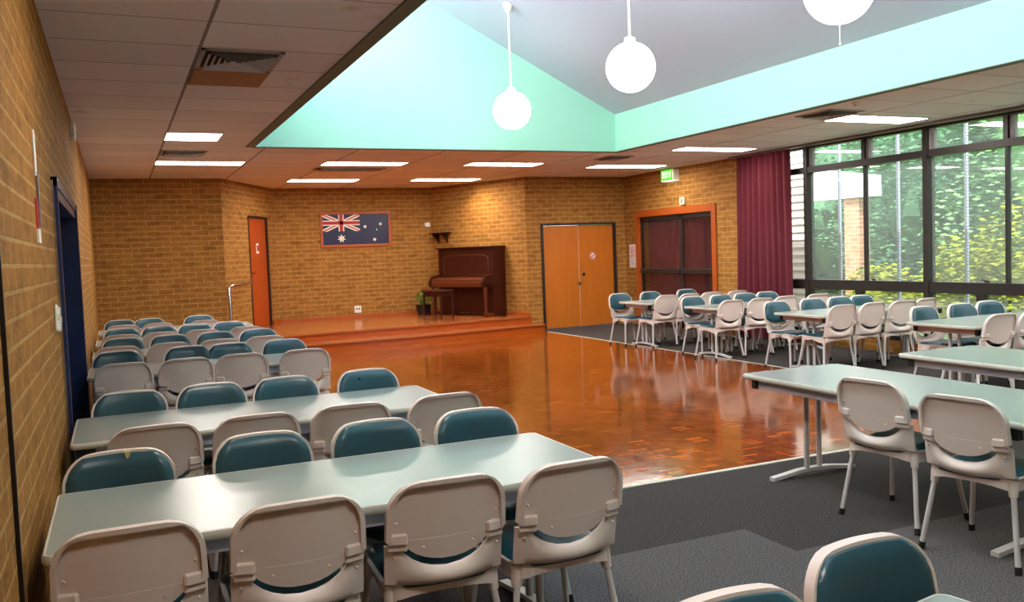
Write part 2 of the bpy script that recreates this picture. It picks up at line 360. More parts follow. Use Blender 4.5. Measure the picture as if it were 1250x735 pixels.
        for i in range(nr-1): e((i+1)*nc, i*nc); e(i*nc+nc-1, (i+1)*nc+nc-1)
        return s.add(vs, fs, mi, True, tf)
    def build(s, name, mats, parent=None, loc=(0, 0, 0), rot=0.0, auto=True):
        me = bpy.data.meshes.new(name); me.from_pydata(s.v, [], s.f)
        ms = mats if isinstance(mats, (list, tuple)) else [mats]
        for m_ in ms: me.materials.append(m_)
        me.polygons.foreach_set('material_index', s.m); me.polygons.foreach_set('use_smooth', s.sm)
        import bmesh
        bm = bmesh.new(); bm.from_mesh(me); bmesh.ops.remove_doubles(bm, verts=bm.verts, dist=1e-5) if auto else None
        bmesh.ops.recalc_face_normals(bm, faces=bm.faces)
        for e in bm.edges:
            if len(e.link_faces) == 2 and e.calc_face_angle(0) > R(48): e.smooth = False
        bm.to_mesh(me); bm.free(); me.update()
        o = bpy.data.objects.new(name, me); COL.objects.link(o); o.location = loc; o.rotation_euler = (0, 0, rot)
        if parent: o.parent = parent
        return o
def tag(o, label=None, cat=None, group=None, kind=None):
    if label: o['label'] = label
    if cat: o['category'] = cat
    if group: o['group'] = group
    if kind: o['kind'] = kind
    return o
def thing(name, label, cat, loc=(0, 0, 0), rot=0.0, group=None, kind=None):
    o = bpy.data.objects.new(name, None); COL.objects.link(o); o.location = loc; o.rotation_euler = (0, 0, rot)
    o.empty_display_size = .1
    return tag(o, label, cat, group, kind)
def struct(o): o['kind'] = 'structure'; return o
def dup(root, loc, rot, label=None, group=None, skip=()):
    r = root.copy(); COL.objects.link(r); r.location = loc; r.rotation_euler = (0, 0, rot)
    if label: r['label'] = label
    if group: r['group'] = group
    for ch in root.children:
        if ch.name.split('.')[0] in skip: continue
        c = ch.copy(); COL.objects.link(c); c.parent = r
        for g in ch.children:
            d = g.copy(); COL.objects.link(d); d.parent = c
    return r
def TF(loc=(0, 0, 0), rz=0.0, rx=0.0, ry=0.0):
    return Matrix.Translation(loc) @ Matrix.Rotation(rz, 4, 'Z') @ Matrix.Rotation(ry, 4, 'Y') @ Matrix.Rotation(rx, 4, 'X')

CZ = 2.85                       # flat ceiling
WX0, WX1 = -.30, 9.10           # side walls
YB = -1.6                       # wall behind the camera
# ================================================================== SETTING
# floor: parquet / carpet
PX0, PX1, PY0 = 1.60, 7.12, 4.66
b = MB()
def quad(b, x0, x1, y0, y1, mi, z=0): b.add([(x0, y0, z), (x1, y0, z), (x1, y1, z), (x0, y1, z)], [(0, 1, 2, 3)], mi)
quad(b, PX0, PX1, PY0, 17.3, 0)
quad(b, WX0-.5, PX0, YB, 17.3, 1); quad(b, PX1, WX1+.2, YB, 15.0, 1)
quad(b, PX0, PX1, 3.65, PY0, 1); quad(b, PX0, 2.92, YB, 3.65, 2); quad(b, 2.92, PX1, 3.26, 3.65, 1); quad(b, 2.92, PX1, YB, 3.26, 2)
b.box(WX0-.5, WX1+.2, YB-.2, 17.5, -.15, -.02, 1)
struct(b.build('floor', [M['parquet'], M['carpet_d'], M['carpet_l']], auto=False))
b = MB(); b.box(PX0-.015, PX1+.015, PY0-.02, PY0+.02, 0, .006); b.box(PX1-.012, PX1+.012, PY0, 14.3, 0, .005); b.box(PX0-.012, PX0+.012, PY0, 13.8, 0, .005)
struct(b.build('trim_1', M['edge']))

# walls
T = .25
DY0, DY1 = 5.5, 8.0    # blue door recess in left wall
b = MB(); b.box(WX0-T, WX0, YB, DY0, 0, CZ); b.box(WX0-T, WX0, DY1, 15.1+T, 0, CZ); b.box(WX0-T, WX0, DY0, DY1, 1.95, CZ)
struct(b.build('wall_left', M['brick_y']))
b = MB(); b.box(WX0, 1.63, 15.1, 15.1+T, 0, CZ)
struct(b.build('wall_back_left', M['brick_x']))
def splay(name, a, c, m, holes=()):     # wall from a to c seen from its right-hand side, holes = (s0, s1, z1)
    a = Vector(a); c = Vector(c); Ln = (c-a).length; tf = TF((a.x, a.y, 0), math.atan2(c.y-a.y, c.x-a.x)); b = MB(); s = 0
    for s0, s1, z0, z1 in holes:
        b.box(s, s0, 0, T, 0, CZ, 0, tf); b.box(s0, s1, 0, T, z1, CZ, 0, tf)
        if z0 > 0: b.box(s0, s1, 0, T, 0, z0, 0, tf)
        s = s1
    b.box(s, Ln, 0, T, 0, CZ, 0, tf)
    return struct(b.build(name, m)), tf
SD0, SD1 = 1.07, 2.0
_, tfL = splay('wall_left_splay', (1.63, 15.1), (2.81, 17.2), M['brick_l'], [(SD0, SD1, .28, 2.29)])
b = MB(); b.box(2.81, 5.955, 17.2, 17.2+T, 0, CZ); struct(b.build('wall_back', M['brick_x']))
_, tfR = splay('wall_right_splay', (5.955, 17.2), (6.96, 14.76), M['brick_r'])
DX0, DX1, DZ = 7.25, 8.86, 1.98
b = MB(); b.box(6.96, DX0, 14.76, 14.76+T, 0, CZ); b.box(DX1, WX1+T, 14.76, 14.76+T, 0, CZ); b.box(DX0, DX1, 14.76, 14.76+T, DZ, CZ)
struct(b.build('wall_back_right', M['brick_x']))
EY0, EY1, EZ = 12.0, 14.28, 2.06
WY0, WY1 = -.2, 10.62
b = MB(); b.box(WX1, WX1+T, EY1, 14.76, 0, CZ); b.box(WX1, WX1+T, WY1, EY0, 0, CZ); b.box(WX1, WX1+T, EY0, EY1, EZ, CZ)
b.box(WX1, WX1+T, YB, WY0, 0, CZ); b.box(WX1, WX1+T, WY0, WY1, 0, .16)
struct(b.build('wall_right', M['brick_y']))
b = MB(); b.box(WX0-T, WX1+T, YB-T, YB, 0, CZ); struct(b.build('wall_front', M['brick_x']))

# flat ceiling around the raised opening
OX0, OX1, OY0, OY1 = 1.58, 6.56, .6, 10.84
b = MB(); E_ = .12
b.box(WX0-T, OX0-.1, YB-T, 15.1+T, CZ, CZ+E_); b.box(OX1+.1, WX1+T, YB-T, 15.1, CZ, CZ+E_)
b.box(OX0-.1, OX1+.1, OY1+.1, 15.1, CZ, CZ+E_); b.box(OX0-.1, OX1+.1, YB-T, OY0-.1, CZ, CZ+E_)
b.prism([(1.45, 15.1), (7.2, 15.1), (7.2, 17.6), (1.45, 17.6)], CZ, CZ+E_)
struct(b.build('ceiling', M['tile']))
# opening trim on the left edge
b = MB(); b.box(OX0-.1, OX0, OY0, OY1, CZ-.012, CZ+.12); b.box(OX0, OX1, OY1, OY1+.1, CZ-.008, CZ)
b.box(OX1, OX1+.1, OY0, OY1+.1, CZ-.008, CZ)
struct(b.build('trim_2', M['trim_grey']))
def roof_z(x): return 3.37+(6.56-x)*.4985
RZ0 = roof_z(OX0)
# upstands of the lantern
b = MB()
b.add([(OX0-.1, OY1, CZ), (OX1, OY1, CZ), (OX1, OY1, roof_z(OX1)), (OX0-.1, OY1, roof_z(OX0-.1)), (OX0-.1, OY1+.1, CZ), (OX1, OY1+.1, CZ), (OX1, OY1+.1, roof_z(OX1)), (OX0-.1, OY1+.1, roof_z(OX0-.1))],
      [(0, 1, 2, 3), (7, 6, 5, 4), (0, 4, 5, 1), (1, 5, 6, 2), (2, 6, 7, 3), (3, 7, 4, 0)])
struct(b.build('wall_upper_back', M['mint']))
b = MB(); b.box(OX1, OX1+.1, OY0-.1, OY1+.1, CZ, roof_z(OX1)); struct(b.build('wall_upper_right', M['mint']))
b = MB()
b.add([(OX0-.1, OY0, CZ), (OX1, OY0, CZ), (OX1, OY0, roof_z(OX1)), (OX0-.1, OY0, roof_z(OX0-.1)), (OX0-.1, OY0-.1, CZ), (OX1, OY0-.1, CZ), (OX1, OY0-.1, roof_z(OX1)), (OX0-.1, OY0-.1, roof_z(OX0-.1))],
      [(0, 1, 2, 3), (7, 6, 5, 4), (0, 4, 5, 1), (1, 5, 6, 2), (2, 6, 7, 3), (3, 7, 4, 0)])
struct(b.build('wall_upper_front', M['mint']))
CL0, CL1 = 4.35, 5.5
b = MB(); b.box(OX0-.1, OX0, OY0, OY1, CZ+.12, CL0); b.box(OX0-.1, OX0, OY0, OY1, CL1, RZ0)
for y in (OY0, OY1-.3): b.box(OX0-.1, OX0, y, y+.3, CL0, CL1)
struct(b.build('wall_upper_left', M['mint']))
b = MB()
for i in range(7):
    y = OY0+.3+i*(OY1-OY0-.6)/6; b.box(OX0-.08, OX0+.02, y-.025, y+.025, CL0, CL1)
b.box(OX0-.08, OX0+.02, OY0+.3, OY1-.3, CL0, CL0+.05); b.box(OX0-.08, OX0+.02, OY0+.3, OY1-.3, CL1-.05, CL1)
w2 = struct(b.build('window_added', M['white_paint']))
b = MB(); b.box(OX0-.07, OX0-.06, OY0+.3, OY1-.3, CL0, CL1); b.build('window_pane', M['clere_e'], w2)  # unseen glowing pane, added to light the mint upstands
b = MB()
xa, xb_ = OX0-.1, OX1+.1
b.add([(xa, OY0-.1, roof_z(xa)), (xb_, OY0-.1, roof_z(xb_)), (xb_, OY1+.1, roof_z(xb_)), (xa, OY1+.1, roof_z(xa)),
       (xa, OY0-.1, roof_z(xa)+.12), (xb_, OY0-.1, roof_z(xb_)+.12), (xb_, OY1+.1, roof_z(xb_)+.12), (xa, OY1+.1, roof_z(xa)+.12)],
      [(0, 1, 2, 3), (7, 6, 5, 4), (0, 4, 5, 1), (1, 5, 6, 2), (2, 6, 7, 3), (3, 7, 4, 0)])
struct(b.build('ceiling_raised', M['white_paint']))

# stage: two steps
low = [(1.45, 13.83), (2.4, 13.90), (4.7, 14.04), (7.05, 14.42), (7.12, 14.45), (7.12, 14.76), (6.96, 14.76), (5.955, 17.2), (2.81, 17.2), (1.63, 15.1), (1.45, 15.1)]
up = [(1.45, 14.22), (2.4, 14.29), (4.85, 14.46), (6.97, 14.70), (6.96, 14.76), (5.955, 17.2), (2.81, 17.2), (1.63, 15.1), (1.45, 15.1)]
b = MB(); b.prism(low, 0, .115, 0); b.prism([(x, y-(.025 if i < 5 else 0)) for i, (x, y) in enumerate(low)], .115, .14, 1)
b.prism(up, .14, .252, 0); b.prism([(x, y-(.025 if i < 4 else 0)) for i, (x, y) in enumerate(up)], .252, .28, 1)
tag(b.build('stage', [M['stage'], M['stage_top']], auto=False), 'low polished timber stage with two steps along the far brick wall', 'stage')
b = MB(); b.box(2.83, 5.94, 17.17, 17.2, .28, .34); b.box(0, 2.63, -.03, 0, .28, .34, 0, TF((5.955, 17.2, 0), ANG_R)); b.box(2.02, 2.38, -.03, 0, .28, .36, 0, TF((1.63, 15.1, 0), ANG_L))
b.box(0.5, SD0-.04, -.03, 0, .28, .34, 0, TF((1.63, 15.1, 0), ANG_L))
struct(b.build('baseboard_back', M['jarrah']))

# doors --------------------------------------------------------------
def lever(parent, tf, m='chrome'):
    b = MB(); b.lathe([(.025, 0), (.025, .012), (.012, .014), (.012, .05)], 16, 0, tf=tf @ Matrix.Rotation(R(90), 4, 'X'))
    b.tube([(0, -.05, 0), (.06, -.052, 0), (.12, -.045, 0)], .009, 8, tf=tf); return b.build('door_handle', M[m], parent)
# door_1: red-brown door on the left splay
b = MB(); b.box(SD0, SD0+.035, -.01, .12, .28, 2.29, 0, tfL); b.box(SD1-.035, SD1, -.01, .12, .28, 2.29, 0, tfL); b.box(SD0+.035, SD1-.035, -.01, .12, 2.26, 2.29, 0, tfL)
d1 = struct(b.build('door_1', M['dark_frame']))
b = MB(); b.box(SD0+.035, SD1-.035, .03, .07, .285, 2.26, 0, tfL, bev=.004); b.build('door_leaf', M['door_red'], d1)
lever(d1, tfL @ TF((SD0+.1, .03, 1.27)))
b = MB(); b.box(SD0+.40, SD0+.51, .022, .03, 1.62, 1.80, 0, tfL); s_ = b.build('door_sign', M['white'], d1); s_['label'] = 'small white sign with a red mark'
b = MB(); b.box(SD0+.425, SD0+.495, .018, .022, 1.66, 1.77, 0, tfL); b.build('printed_mark', M['red'], s_)
# door_2: pair of orange veneer doors
b = MB(); b.box(DX0, DX0+.045, 14.73, 14.88, 0, DZ); b.box(DX1-.045, DX1, 14.73, 14.88, 0, DZ); b.box(DX0+.045, DX1-.045, 14.73, 14.88, DZ-.04, DZ)
d2 = struct(b.build('door_2', M['dark_frame']))
mx_ = (DX0+DX1)/2
for x0, x1 in ((DX0+.048, mx_-.006), (mx_+.006, DX1-.048)):
    b = MB(); b.box(x0, x1, 14.78, 14.82, .01, DZ-.045, bev=.004); b.build('door_leaf', M['door_wood'], d2)
b = MB(); b.lathe([(.032, 0), (.03, .02), (.0, .022)], 18, 0, tf=TF((mx_+.09, 14.78, 1.0)) @ Matrix.Rotation(R(90), 4, 'X')); b.build('deadlock', M['black'], d2)
b = MB(); b.lathe([(.02, 0), (.018, .03), (.032, .045), (.03, .07), (.0, .075)], 18, 0, tf=TF((mx_-.03, 14.78, .83)) @ Matrix.Rotation(R(90), 4, 'X')); b.build('door_knob', M['chrome'], d2)
b = MB(); tfs = TF((8.36, 14.779, 1.345)) @ Matrix.Rotation(R(90), 4, 'X')
b.lathe([(.0, .0), (.075, .0), (.075, .004), (.0, .005)], 24, 0, tf=tfs)
st = b.build('round_sticker', M['paper'], d2)
b = MB(); b.lathe([(.052, .0055), (.07, .0055), (.07, .007), (.052, .007), (.052, .0055)], 24, 0, tf=tfs); b.box(-.055, .055, -.008, .008, .0055, .0075, 0, tfs @ Matrix.Rotation(R(45), 4, 'Z')); b.box(-.035, .03, -.006, .006, .0052, .0062, 0, tfs)
b.build('prohibition_ring', M['red'], st)
# door_3: glazed exit doors with curtains behind, jarrah architrave
b = MB()
for y0, y1, z0, z1 in ((EY0-.09, EY0+.02, 0, EZ-.02), (EY1-.02, EY1+.09, 0, EZ-.02), (EY0-.09, EY1+.09, EZ-.02, EZ+.1)):
    b.box(WX1-.03, WX1+.1, y0, y1, z0, z1)
d3 = struct(b.build('door_3', M['jarrah']))
emid = 12.96
for y0, y1 in ((EY0+.02, emid), (emid, EY1-.02)):
    b = MB(); x0, x1 = WX1+.02, WX1+.06
    b.box(x0, x1, y0, y0+.05, 0, EZ-.02); b.box(x0, x1, y1-.05, y1, 0, EZ-.02); b.box(x0, x1, y0, y1, EZ-.1, EZ-.02); b.box(x0, x1, y0, y1, 0, .1)
    lf = b.build('door_leaf', M['dark_frame'], d3)
    b = MB(); b.box(x0-.05, x1, y0+.03, y1-.03, .98, 1.07, bev=.01); b.build('push_bar', M['dark_frame'], lf)
    b = MB(); b.box(x0+.015, x0+.021, y0+.05, y1-.05, .1, EZ-.1); b.build('glass_pane', M['glass'], lf)
def pleats(y0, y1, z0, z1, x, amp, n, name, parent=None, flare=0.0, seed=0, gather=0):
    rnd = random.Random(seed); ny = n*10; ra = []; rb = []
    ph = [rnd.uniform(-.5, .5) for _ in range(n+2)]; am = [rnd.uniform(.6, 1.2) for _ in range(n+2)]
    for i in range(17):
        t = i/16; z = z0+(z1-z0)*t; A = []; B = []
        for j in range(ny+1):
            s = j/ny; k = s*n; ki = int(k); fr = k-ki
            a = am[ki]*(1-fr)+am[ki+1]*fr
            w = math.sin(2*PI*k+ph[ki]*.8*math.sin(PI*fr))*a*amp*(1.0+.25*(1-t)*math.sin(3*s+seed))
            yy = y0+(y1-y0)*s+flare*(1-t)*(s-.35)+.015*math.sin(5*t+9*s)*(1-t)
            A.append((x+w, yy, z)); B.append((x+w+.006, yy, z))
        ra.append(A); rb.append(B)
    m_ = MB(); m_.slab(ra, rb); return m_.build(name, M['maroon'], parent, auto=False)
tag(pleats(12.1, 14.18, .06, 1.97, WX1+.16, .025, 24, 'door_curtain', None, 0, 3), 'maroon curtain hanging behind the glazed exit doors', 'curtain')
b = MB(); b.box(WX1+.245, WX1+.26, EY0-.1, EY1+.1, 0, EZ+.1); struct(b.build('wall_exit_recess', M['dark_frame']))
# door_4: navy door in the left wall
b = MB(); xo = WX0-.17
b.box(xo, WX0+.035, DY1-.06, DY1, 0, 1.95); b.box(xo, WX0+.02, DY0, DY0+.05, 0, 1.95); b.box(xo, WX0+.02, DY0, DY1, 1.89, 1.95)
b.box(WX0, WX0+.03, DY0-.05, DY0, 0, 2.0); b.box(WX0, WX0+.035, DY1, DY1+.06, 0, 2.0); b.box(WX0, WX0+.03, DY0-.05, DY1+.06, 1.95, 2.0)
d4 = struct(b.build('door_4', M['blue']))
b = MB(); b.box(xo, xo+.04, DY0+.05, (DY0+DY1)/2-.005, .01, 1.89, bev=.004); b.build('door_leaf', M['blue'], d4)
b = MB(); b.box(xo, xo+.04, (DY0+DY1)/2+.005, DY1-.06, .01, 1.89, bev=.004); b.build('door_leaf', M['blue'], d4)
b = MB(); b.tube([(WX0-.13, 6.6, .8), (WX0-.06, 6.6, .82), (WX0-.06, 6.6, 1.2), (WX0-.13, 6.6, 1.22)], .012, 8); b.build('door_handle', M['chrome'], d4)
b = MB(); b.box(WX0-.012, WX0+.012, DY0-.07, DY0-.05, 0, 1.98); b.build('edge_strip', M['chrome'], d4)

# window wall ----------------------------------------------------------
fx0, fx1 = WX1+.0, WX1+.12
b = MB()
b.box(fx0, fx1, WY0, WY1, .79, .925, 0); b.box(fx0, fx1, WY0, WY1, 2.455, 2.54, 0); b.box(fx0, fx1, WY0, WY1, .16, .22, 0); b.box(fx0, fx1, WY0, WY1, 2.80, 2.85, 0)
thick = [9.84, 7.79, 5.69, 3.6, 1.5]; thin = [8.78, 6.73, 4.65, 2.55, .5]
for y in thick: b.box(fx0-.01, fx1, y-.035, y+.035, .16, 2.85, 0); 
for y in thin: b.box(fx0+.02, fx1-.03, y-.014, y+.014, .925, 2.46, 0); b.box(fx0+.01, fx1-.02, y-.03, y+.03, 2.54, 2.82, 0)
for y in (7.06, 8.9, 5.2, 3.3): b.box(fx0+.01, fx1-.02, y-.05, y+.05, .2, .8, 0)
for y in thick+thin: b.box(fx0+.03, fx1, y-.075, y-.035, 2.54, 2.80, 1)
b.box(fx0, fx1, WY1-.04, WY1, .16, 2.85, 0); b.box(fx0, fx1, WY0, WY0+.05, .16, 2.85, 0)
w1 = struct(b.build('window_1', [M['alu'], M['alu_l']]))
cuts = sorted([WY0+.05]+thick+thin+[WY1-.04])
for a, c in zip(cuts[:-1], cuts[1:]):
    for z0, z1 in ((.22, .79), (.925, 2.455), (2.54, 2.80)):
        b = MB(); b.add([(fx0+.07, a+.012, z0), (fx0+.07, c-.012, z0), (fx0+.07, c-.012, z1), (fx0+.07, a+.012, z1)], [(0, 1, 2, 3)]); b.build('window_pane', M['glass'], w1)
for y in (8.6, 6.95): 
    b = MB(); b.box(fx0-.02, fx0, y-.03, y+.03, .93, .955, bev=.005); b.tube([(fx0-.01, y, .95), (fx0-.03, y+.05, .965)], .007, 6); b.build('window_latch', M['dark_frame'], w1)
tag(pleats(10.02, 11.18, .03, 2.82, WX1-.13, .055, 9, 'window_curtain', None, .10, 11), 'tall maroon curtain drawn back beside the first window', 'curtain')
b = MB(); b.box(WX1-.17, WX1-.09, -.1, 11.35, 2.815, 2.845); struct(b.build('trim_3', M['alu_l']))
tag(bpy.data.objects['trim_3'])

# ================================================================== CEILING ITEMS
def troffer(x0, x1, y0, y1, label, grp='recessed ceiling light panels'):
    cx, cy = (x0+x1)/2, (y0+y1)/2
    t = thing('ceiling_light', label, 'light', (cx, cy, CZ), 0, grp)
    hx, hy = (x1-x0)/2, (y1-y0)/2; b = MB()
    for q in ((-hx-.02, hx+.02, -hy-.02, -hy), (-hx-.02, hx+.02, hy, hy+.02), (-hx-.02, -hx, -hy, hy), (hx, hx+.02, -hy, hy)): b.box(*q, -.012, .0)
    b.build('light_frame', M['vent_w'], t)
    b = MB(); b.box(-hx, hx, -hy, hy, -.01, -.002); b.build('diffuser', M['panel_e'], t)
for a in ((.56, 1.10, 9.74, 10.32, 'small square lit panel in the ceiling near the left brick wall'),
          (.56, 1.68, 12.46, 12.88, 'long lit panel nearest the far left brick wall'),
          (2.79, 3.98, 12.40, 12.81, 'long lit panel in front of the flag, nearer row'),
          (2.79, 3.96, 15.17, 15.58, 'long lit panel in front of the flag, farther row'),
          (4.99, 6.20, 15.03, 15.45, 'long lit panel above the piano, farther row'),
          (4.99, 6.17, 12.36, 12.77, 'long lit panel in front of the piano, nearer row'),
          (7.28, 8.58, 12.55, 13.0, 'lit panel close to the green exit sign'),
          (7.31, 8.53, 10.2, 10.55, 'lit panel in front of the maroon window curtain'),
          (7.43, 8.61, 7.32, 7.72, 'largest lit panel, over the window tables'),
          (7.43, 8.61, 4.4, 4.8, 'added unseen panel light over the window side tables'),  # this panel and the next: out of view, added for more room light
          (7.43, 8.61, 1.5, 1.9, 'added unseen panel light beside the front windows'),
          (.56, 1.10, 3.6, 4.2, 'added unseen panel light over the nearest left tables'),  # last two panels: out of view, added to brighten the near end
          (.56, 1.10, .6, 1.2, 'added unseen panel light behind the photographer')): troffer(*a)
# diffuser vents
def vent(cx, cy, hx, hy, label, kind=0):
    t = thing('air_vent', label, 'vent', (cx, cy, CZ), 0, 'ceiling air vents')
    b = MB()
    for q in ((-hx, hx, -hy, -hy+.03), (-hx, hx, hy-.03, hy), (-hx, -hx+.03, -hy, hy), (hx-.03, hx, -hy, hy)): b.box(*q, -.012, 0)
    b.build('vent_frame', M['vent_g'], t)
    b = MB(); b.box(-hx+.03, hx-.03, -hy+.03, hy-.03, -.003, -.001); b.build('vent_back', M['vent_d'], t)
    n = 6
    for i in range(n):
        f = 1-(i+.3)/n; g = f-.125; ax, ay = (hx-.035)*f, (hy-.035)*f; bx, by = (hx-.035)*max(g, .01), (hy-.035)*max(g, .01); z0, z1 = -.004, -.03
        b = MB()
        b.add([(-ax, -ay, z1), (ax, -ay, z1), (ax, ay, z1), (-ax, ay, z1), (-bx, -by, z0), (bx, -by, z0), (bx, by, z0), (-bx, by, z0)],
              [(0, 1, 5, 4), (1, 2, 6, 5), (2, 3, 7, 6), (3, 0, 4, 7)])
        o = b.build('vent_louvre', M['vent_w' if kind == 0 else 'vent_g'], t)
vent(.83, 6.2, .26, .3, 'square white louvred ceiling vent beside the brown panel')
vent(.83, 11.55, .26, .26, 'ceiling vent between the two lit panels by the left wall')
vent(3.35, 13.4, .54, .16, 'grey ceiling vent between lit panels before the flag', 1)
vent(6.95, 11.55, .2, .25, 'ceiling vent near the inner corner of the mint upstand', 1)
vent(7.1, 7.3, .24, .26, 'ceiling vent beside the largest lit panel', 1)
b = MB(); b.box(.57, 1.09, 6.53, 7.08, CZ-.015, CZ, bev=.004); tag(b.build('ceiling_board', M['brown_panel']), 'brown board filling one ceiling tile beside the white vent', 'panel')
for x, y, lb in ((6.83, 6.66, 'tiny white ceiling sensor near the mint band'), (1.30, 6.81, 'tiny sprinkler head right of the brown ceiling board'), (4.3, 11.65, 'tiny white ceiling sensor beyond the mint gable')):
    b = MB(); b.lathe([(.045, 0), (.045, -.01), (.02, -.025), (.02, -.035), (.0, -.036)], 16, 0, (x, y, CZ)); tag(b.build('ceiling_sensor', M['white']), lb, 'sensor', 'ceiling sensors')
# pendants
def pendant(y, z, label):
    t = thing('pendant_globe_light', label, 'light', (4.44, y, z), 0, 'opal globe pendants'); rz = roof_z(4.44)-z
    b = MB(); b.sphere((0, 0, 0), .228, 36, 20); b.build('globe', M['globe_e'], t)
    b = MB(); b.tube([(0, 0, .22), (0, 0, rz-.02)], .013, 10); b.build('rod', M['white'], t)
    b = MB(); b.lathe([(.0, .275), (.05, .27), (.055, .215), (.0, .214)], 20); b.build('globe_collar', M['white'], t)
    b = MB(); b.lathe([(.0, rz-.09), (.03, rz-.085), (.06, rz-.02), (.065, rz+.025), (.0, rz+.026)], 20); b.build('ceiling_rose', M['white'], t)
    return t
pendant(9.70, 3.18, 'white globe pendant farthest from the camera, by the mint gable')
pendant(7.03, 3.15, 'white globe pendant in the middle of the row')
t = pendant(4.46, 3.14, 'largest white globe pendant, cut by the top edge')
b = MB(); b.tube([(0, 0, -.225), (0, 0, -.36)], .003, 6); b.lathe([(.0, -.37), (.008, -.365), (.005, -.35), (0, -.349)], 8); b.build('pull_cord', M['white'], t)

t = thing('downlight', 'small ceiling downlight washing the brick above the piano', 'light', (6.0, 15.55, CZ))
b = MB(); b.lathe([(.0, 0), (.07, 0), (.07, -.012), (.052, -.012), (.045, -.002), (.0, -.002)], 20); b.build('downlight_ring', M['white'], t)
ld = bpy.data.lights.new('downlight_lamp', 'SPOT'); ld.energy = 26; ld.spot_size = R(95); ld.spot_blend = .9; ld.shadow_soft_size = .04; ld.color = (1, .82, .5)
lo = bpy.data.objects.new('downlight_lamp', ld); COL.objects.link(lo); lo.location = (6.0, 15.55, CZ-.03)
lo.rotation_euler = Vector((.42, .18, -.62)).to_track_quat('-Z', 'Y').to_euler()
# exit sign ------------------------------------------------------------
t = thing('exit_sign', 'lit green exit sign on the right brick wall under the ceiling', 'sign', (WX1, 13.12, 2.63))
b = MB(); b.box(-.13, 0, -.19, .19, 0, .2, bev=.006); b.build('sign_case', M['white'], t)
b = MB(); b.box(-.134, -.13, -.165, .18, .012, .188); f_ = b.build('sign_face', M['exit_g'], t)
b = MB(); b.box(-.13, -.0, -.18, .18, -.004, 0); b.build('lit_underside', M['exit_w'], t)
def strokes(segs, tf, w, dep, mi=0):
    b = MB()
    for x0, y0, x1, y1 in segs:
        v = Vector((x1-x0, y1-y0)); L_ = v.length; b.box(-w/2, L_+w/2, -w/2, w/2, 0, dep, mi, tf @ TF((x0, y0, 0), math.atan2(v.y, v.x)))
    return b
LET = {'E': [(0, 0, 0, 2), (0, 2, 1, 2), (0, 1, .8, 1), (0, 0, 1, 0)], 'X': [(0, 0, 1, 2), (0, 2, 1, 0)], 'I': [(.5, 0, .5, 2)], 'T': [(.5, 0, .5, 2), (0, 2, 1, 2)],
       '1': [(.5, 0, .5, 2), (.2, 1.6, .5, 2)]}
def word(txt, tf, h, gap, w, dep):
    s = h/2; segs = []
    for i, c in enumerate(txt):
        for q in LET[c]: segs.append((q[0]*s*.9+i*gap, q[1]*s, q[2]*s*.9+i*gap, q[3]*s))
    return strokes(segs, tf, w, dep)
tfw = Matrix(((0, 0, -1, -.134), (-1, 0, 0, .12), (0, 1, 0, .06), (0, 0, 0, 1)))
word('EXIT', tfw, .09, .068, .016, .003).build('sign_letters', M['exit_w'], f_)
# wall bits on right wall
def wallbox(name, label, cat, x0, x1, y0, y1, z0, z1, m, grp=None):
    b = MB(); b.box(x0, x1, y0, y1, z0, z1, bev=min(.006, (x1-x0)/3)); return tag(b.build(name, M[m]), label, cat, grp)
a_ = wallbox('alarm_box', 'small cream box above the exit door frame', 'alarm', WX1-.05, WX1, 12.74, 12.88, 2.19, 2.32, 'cream')
b = MB(); b.box(WX1-.056, WX1-.05, 12.79, 12.83, 2.22, 2.29); b.build('red_window', M['ink'], a_)
wallbox('light_switch', 'tiny pale switch on the brick beside the tall curtain', 'switch', WX1-.02, WX1, 11.28, 11.36, 2.18, 2.26, 'cream')
for z0, lb in ((1.318, 'upper white notice with red print beside the exit doors'), (1.09, 'lower plain notice below the red printed one')):
    t = thing('wall_notice', lb, 'notice', (WX1, 14.49, z0), 0, 'notices by the exit doors')
    b = MB(); b.box(-.006, 0, -.1, .15, 0, .215); b.build('notice_sheet', M['paper'], t)
    b = MB(); mm_ = 'red' if z0 > 1.2 else 'ink'
    if z0 > 1.2:
        for y in (-.04, .0, .04, .08): b.box(-.009, -.006, y, y+.012, .05, .14)
        b.box(-.009, -.006, -.05, .1, .155, .165); b.box(-.009, -.006, -.05, .1, .03, .038)
    else:
        for k in range(5): b.box(-.009, -.006, -.06, .1, .04+k*.032, .046+k*.032)
    b.build('print_lines', M[mm_], t)
# left wall bits
b = MB(); b.box(WX0, WX0+.012, 2.782, 2.80, 0, CZ); struct(b.build('trim_4', M['alu']))
b = MB(); b.box(WX0, WX0+.010, 2.80, 2.812, 0, CZ); struct(b.build('trim_5', M['alu_l']))
t = thing('hanging_notice_rail', 'narrow hanging rail with red and white tag on left wall', 'notice', (WX0, 4.34, 1.66))
b = MB(); b.box(0, .010, -.02, .02, .24, .44, bev=.003); b.build('rail_top', M['white'], t)
b = MB(); b.tube([(.01, 0, .02), (.01, 0, .26)], .006, 8); b.build('rail_cord', M['ink'], t)
b = MB(); b.box(0, .007, -.07, .05, .01, .14); b.build('red_tag', M['red'], t)
b = MB(); b.box(0, .008, -.07, .05, -.05, .01); b.build('white_tag', M['white'], t)
wallbox('wall_speaker', 'small white box high on left wall against the ceiling', 'box', WX0, WX0+.04, 8.55, 8.85, 2.62, 2.76, 'white')
for y, z, lb in ((5.06, 1.18, 'nearer white light switch beside the navy door'), (5.25, 1.16, 'second white light switch nearer the navy door')):
    s_ = wallbox('light_switch', lb, 'switch', WX0, WX0+.015, y-.05, y+.04, z, z+.13, 'white', 'switches beside the navy door')
    b = MB(); b.box(WX0+.015, WX0+.021, y-.015, y+.01, z+.05, z+.08); b.build('rocker', M['cream'], s_)
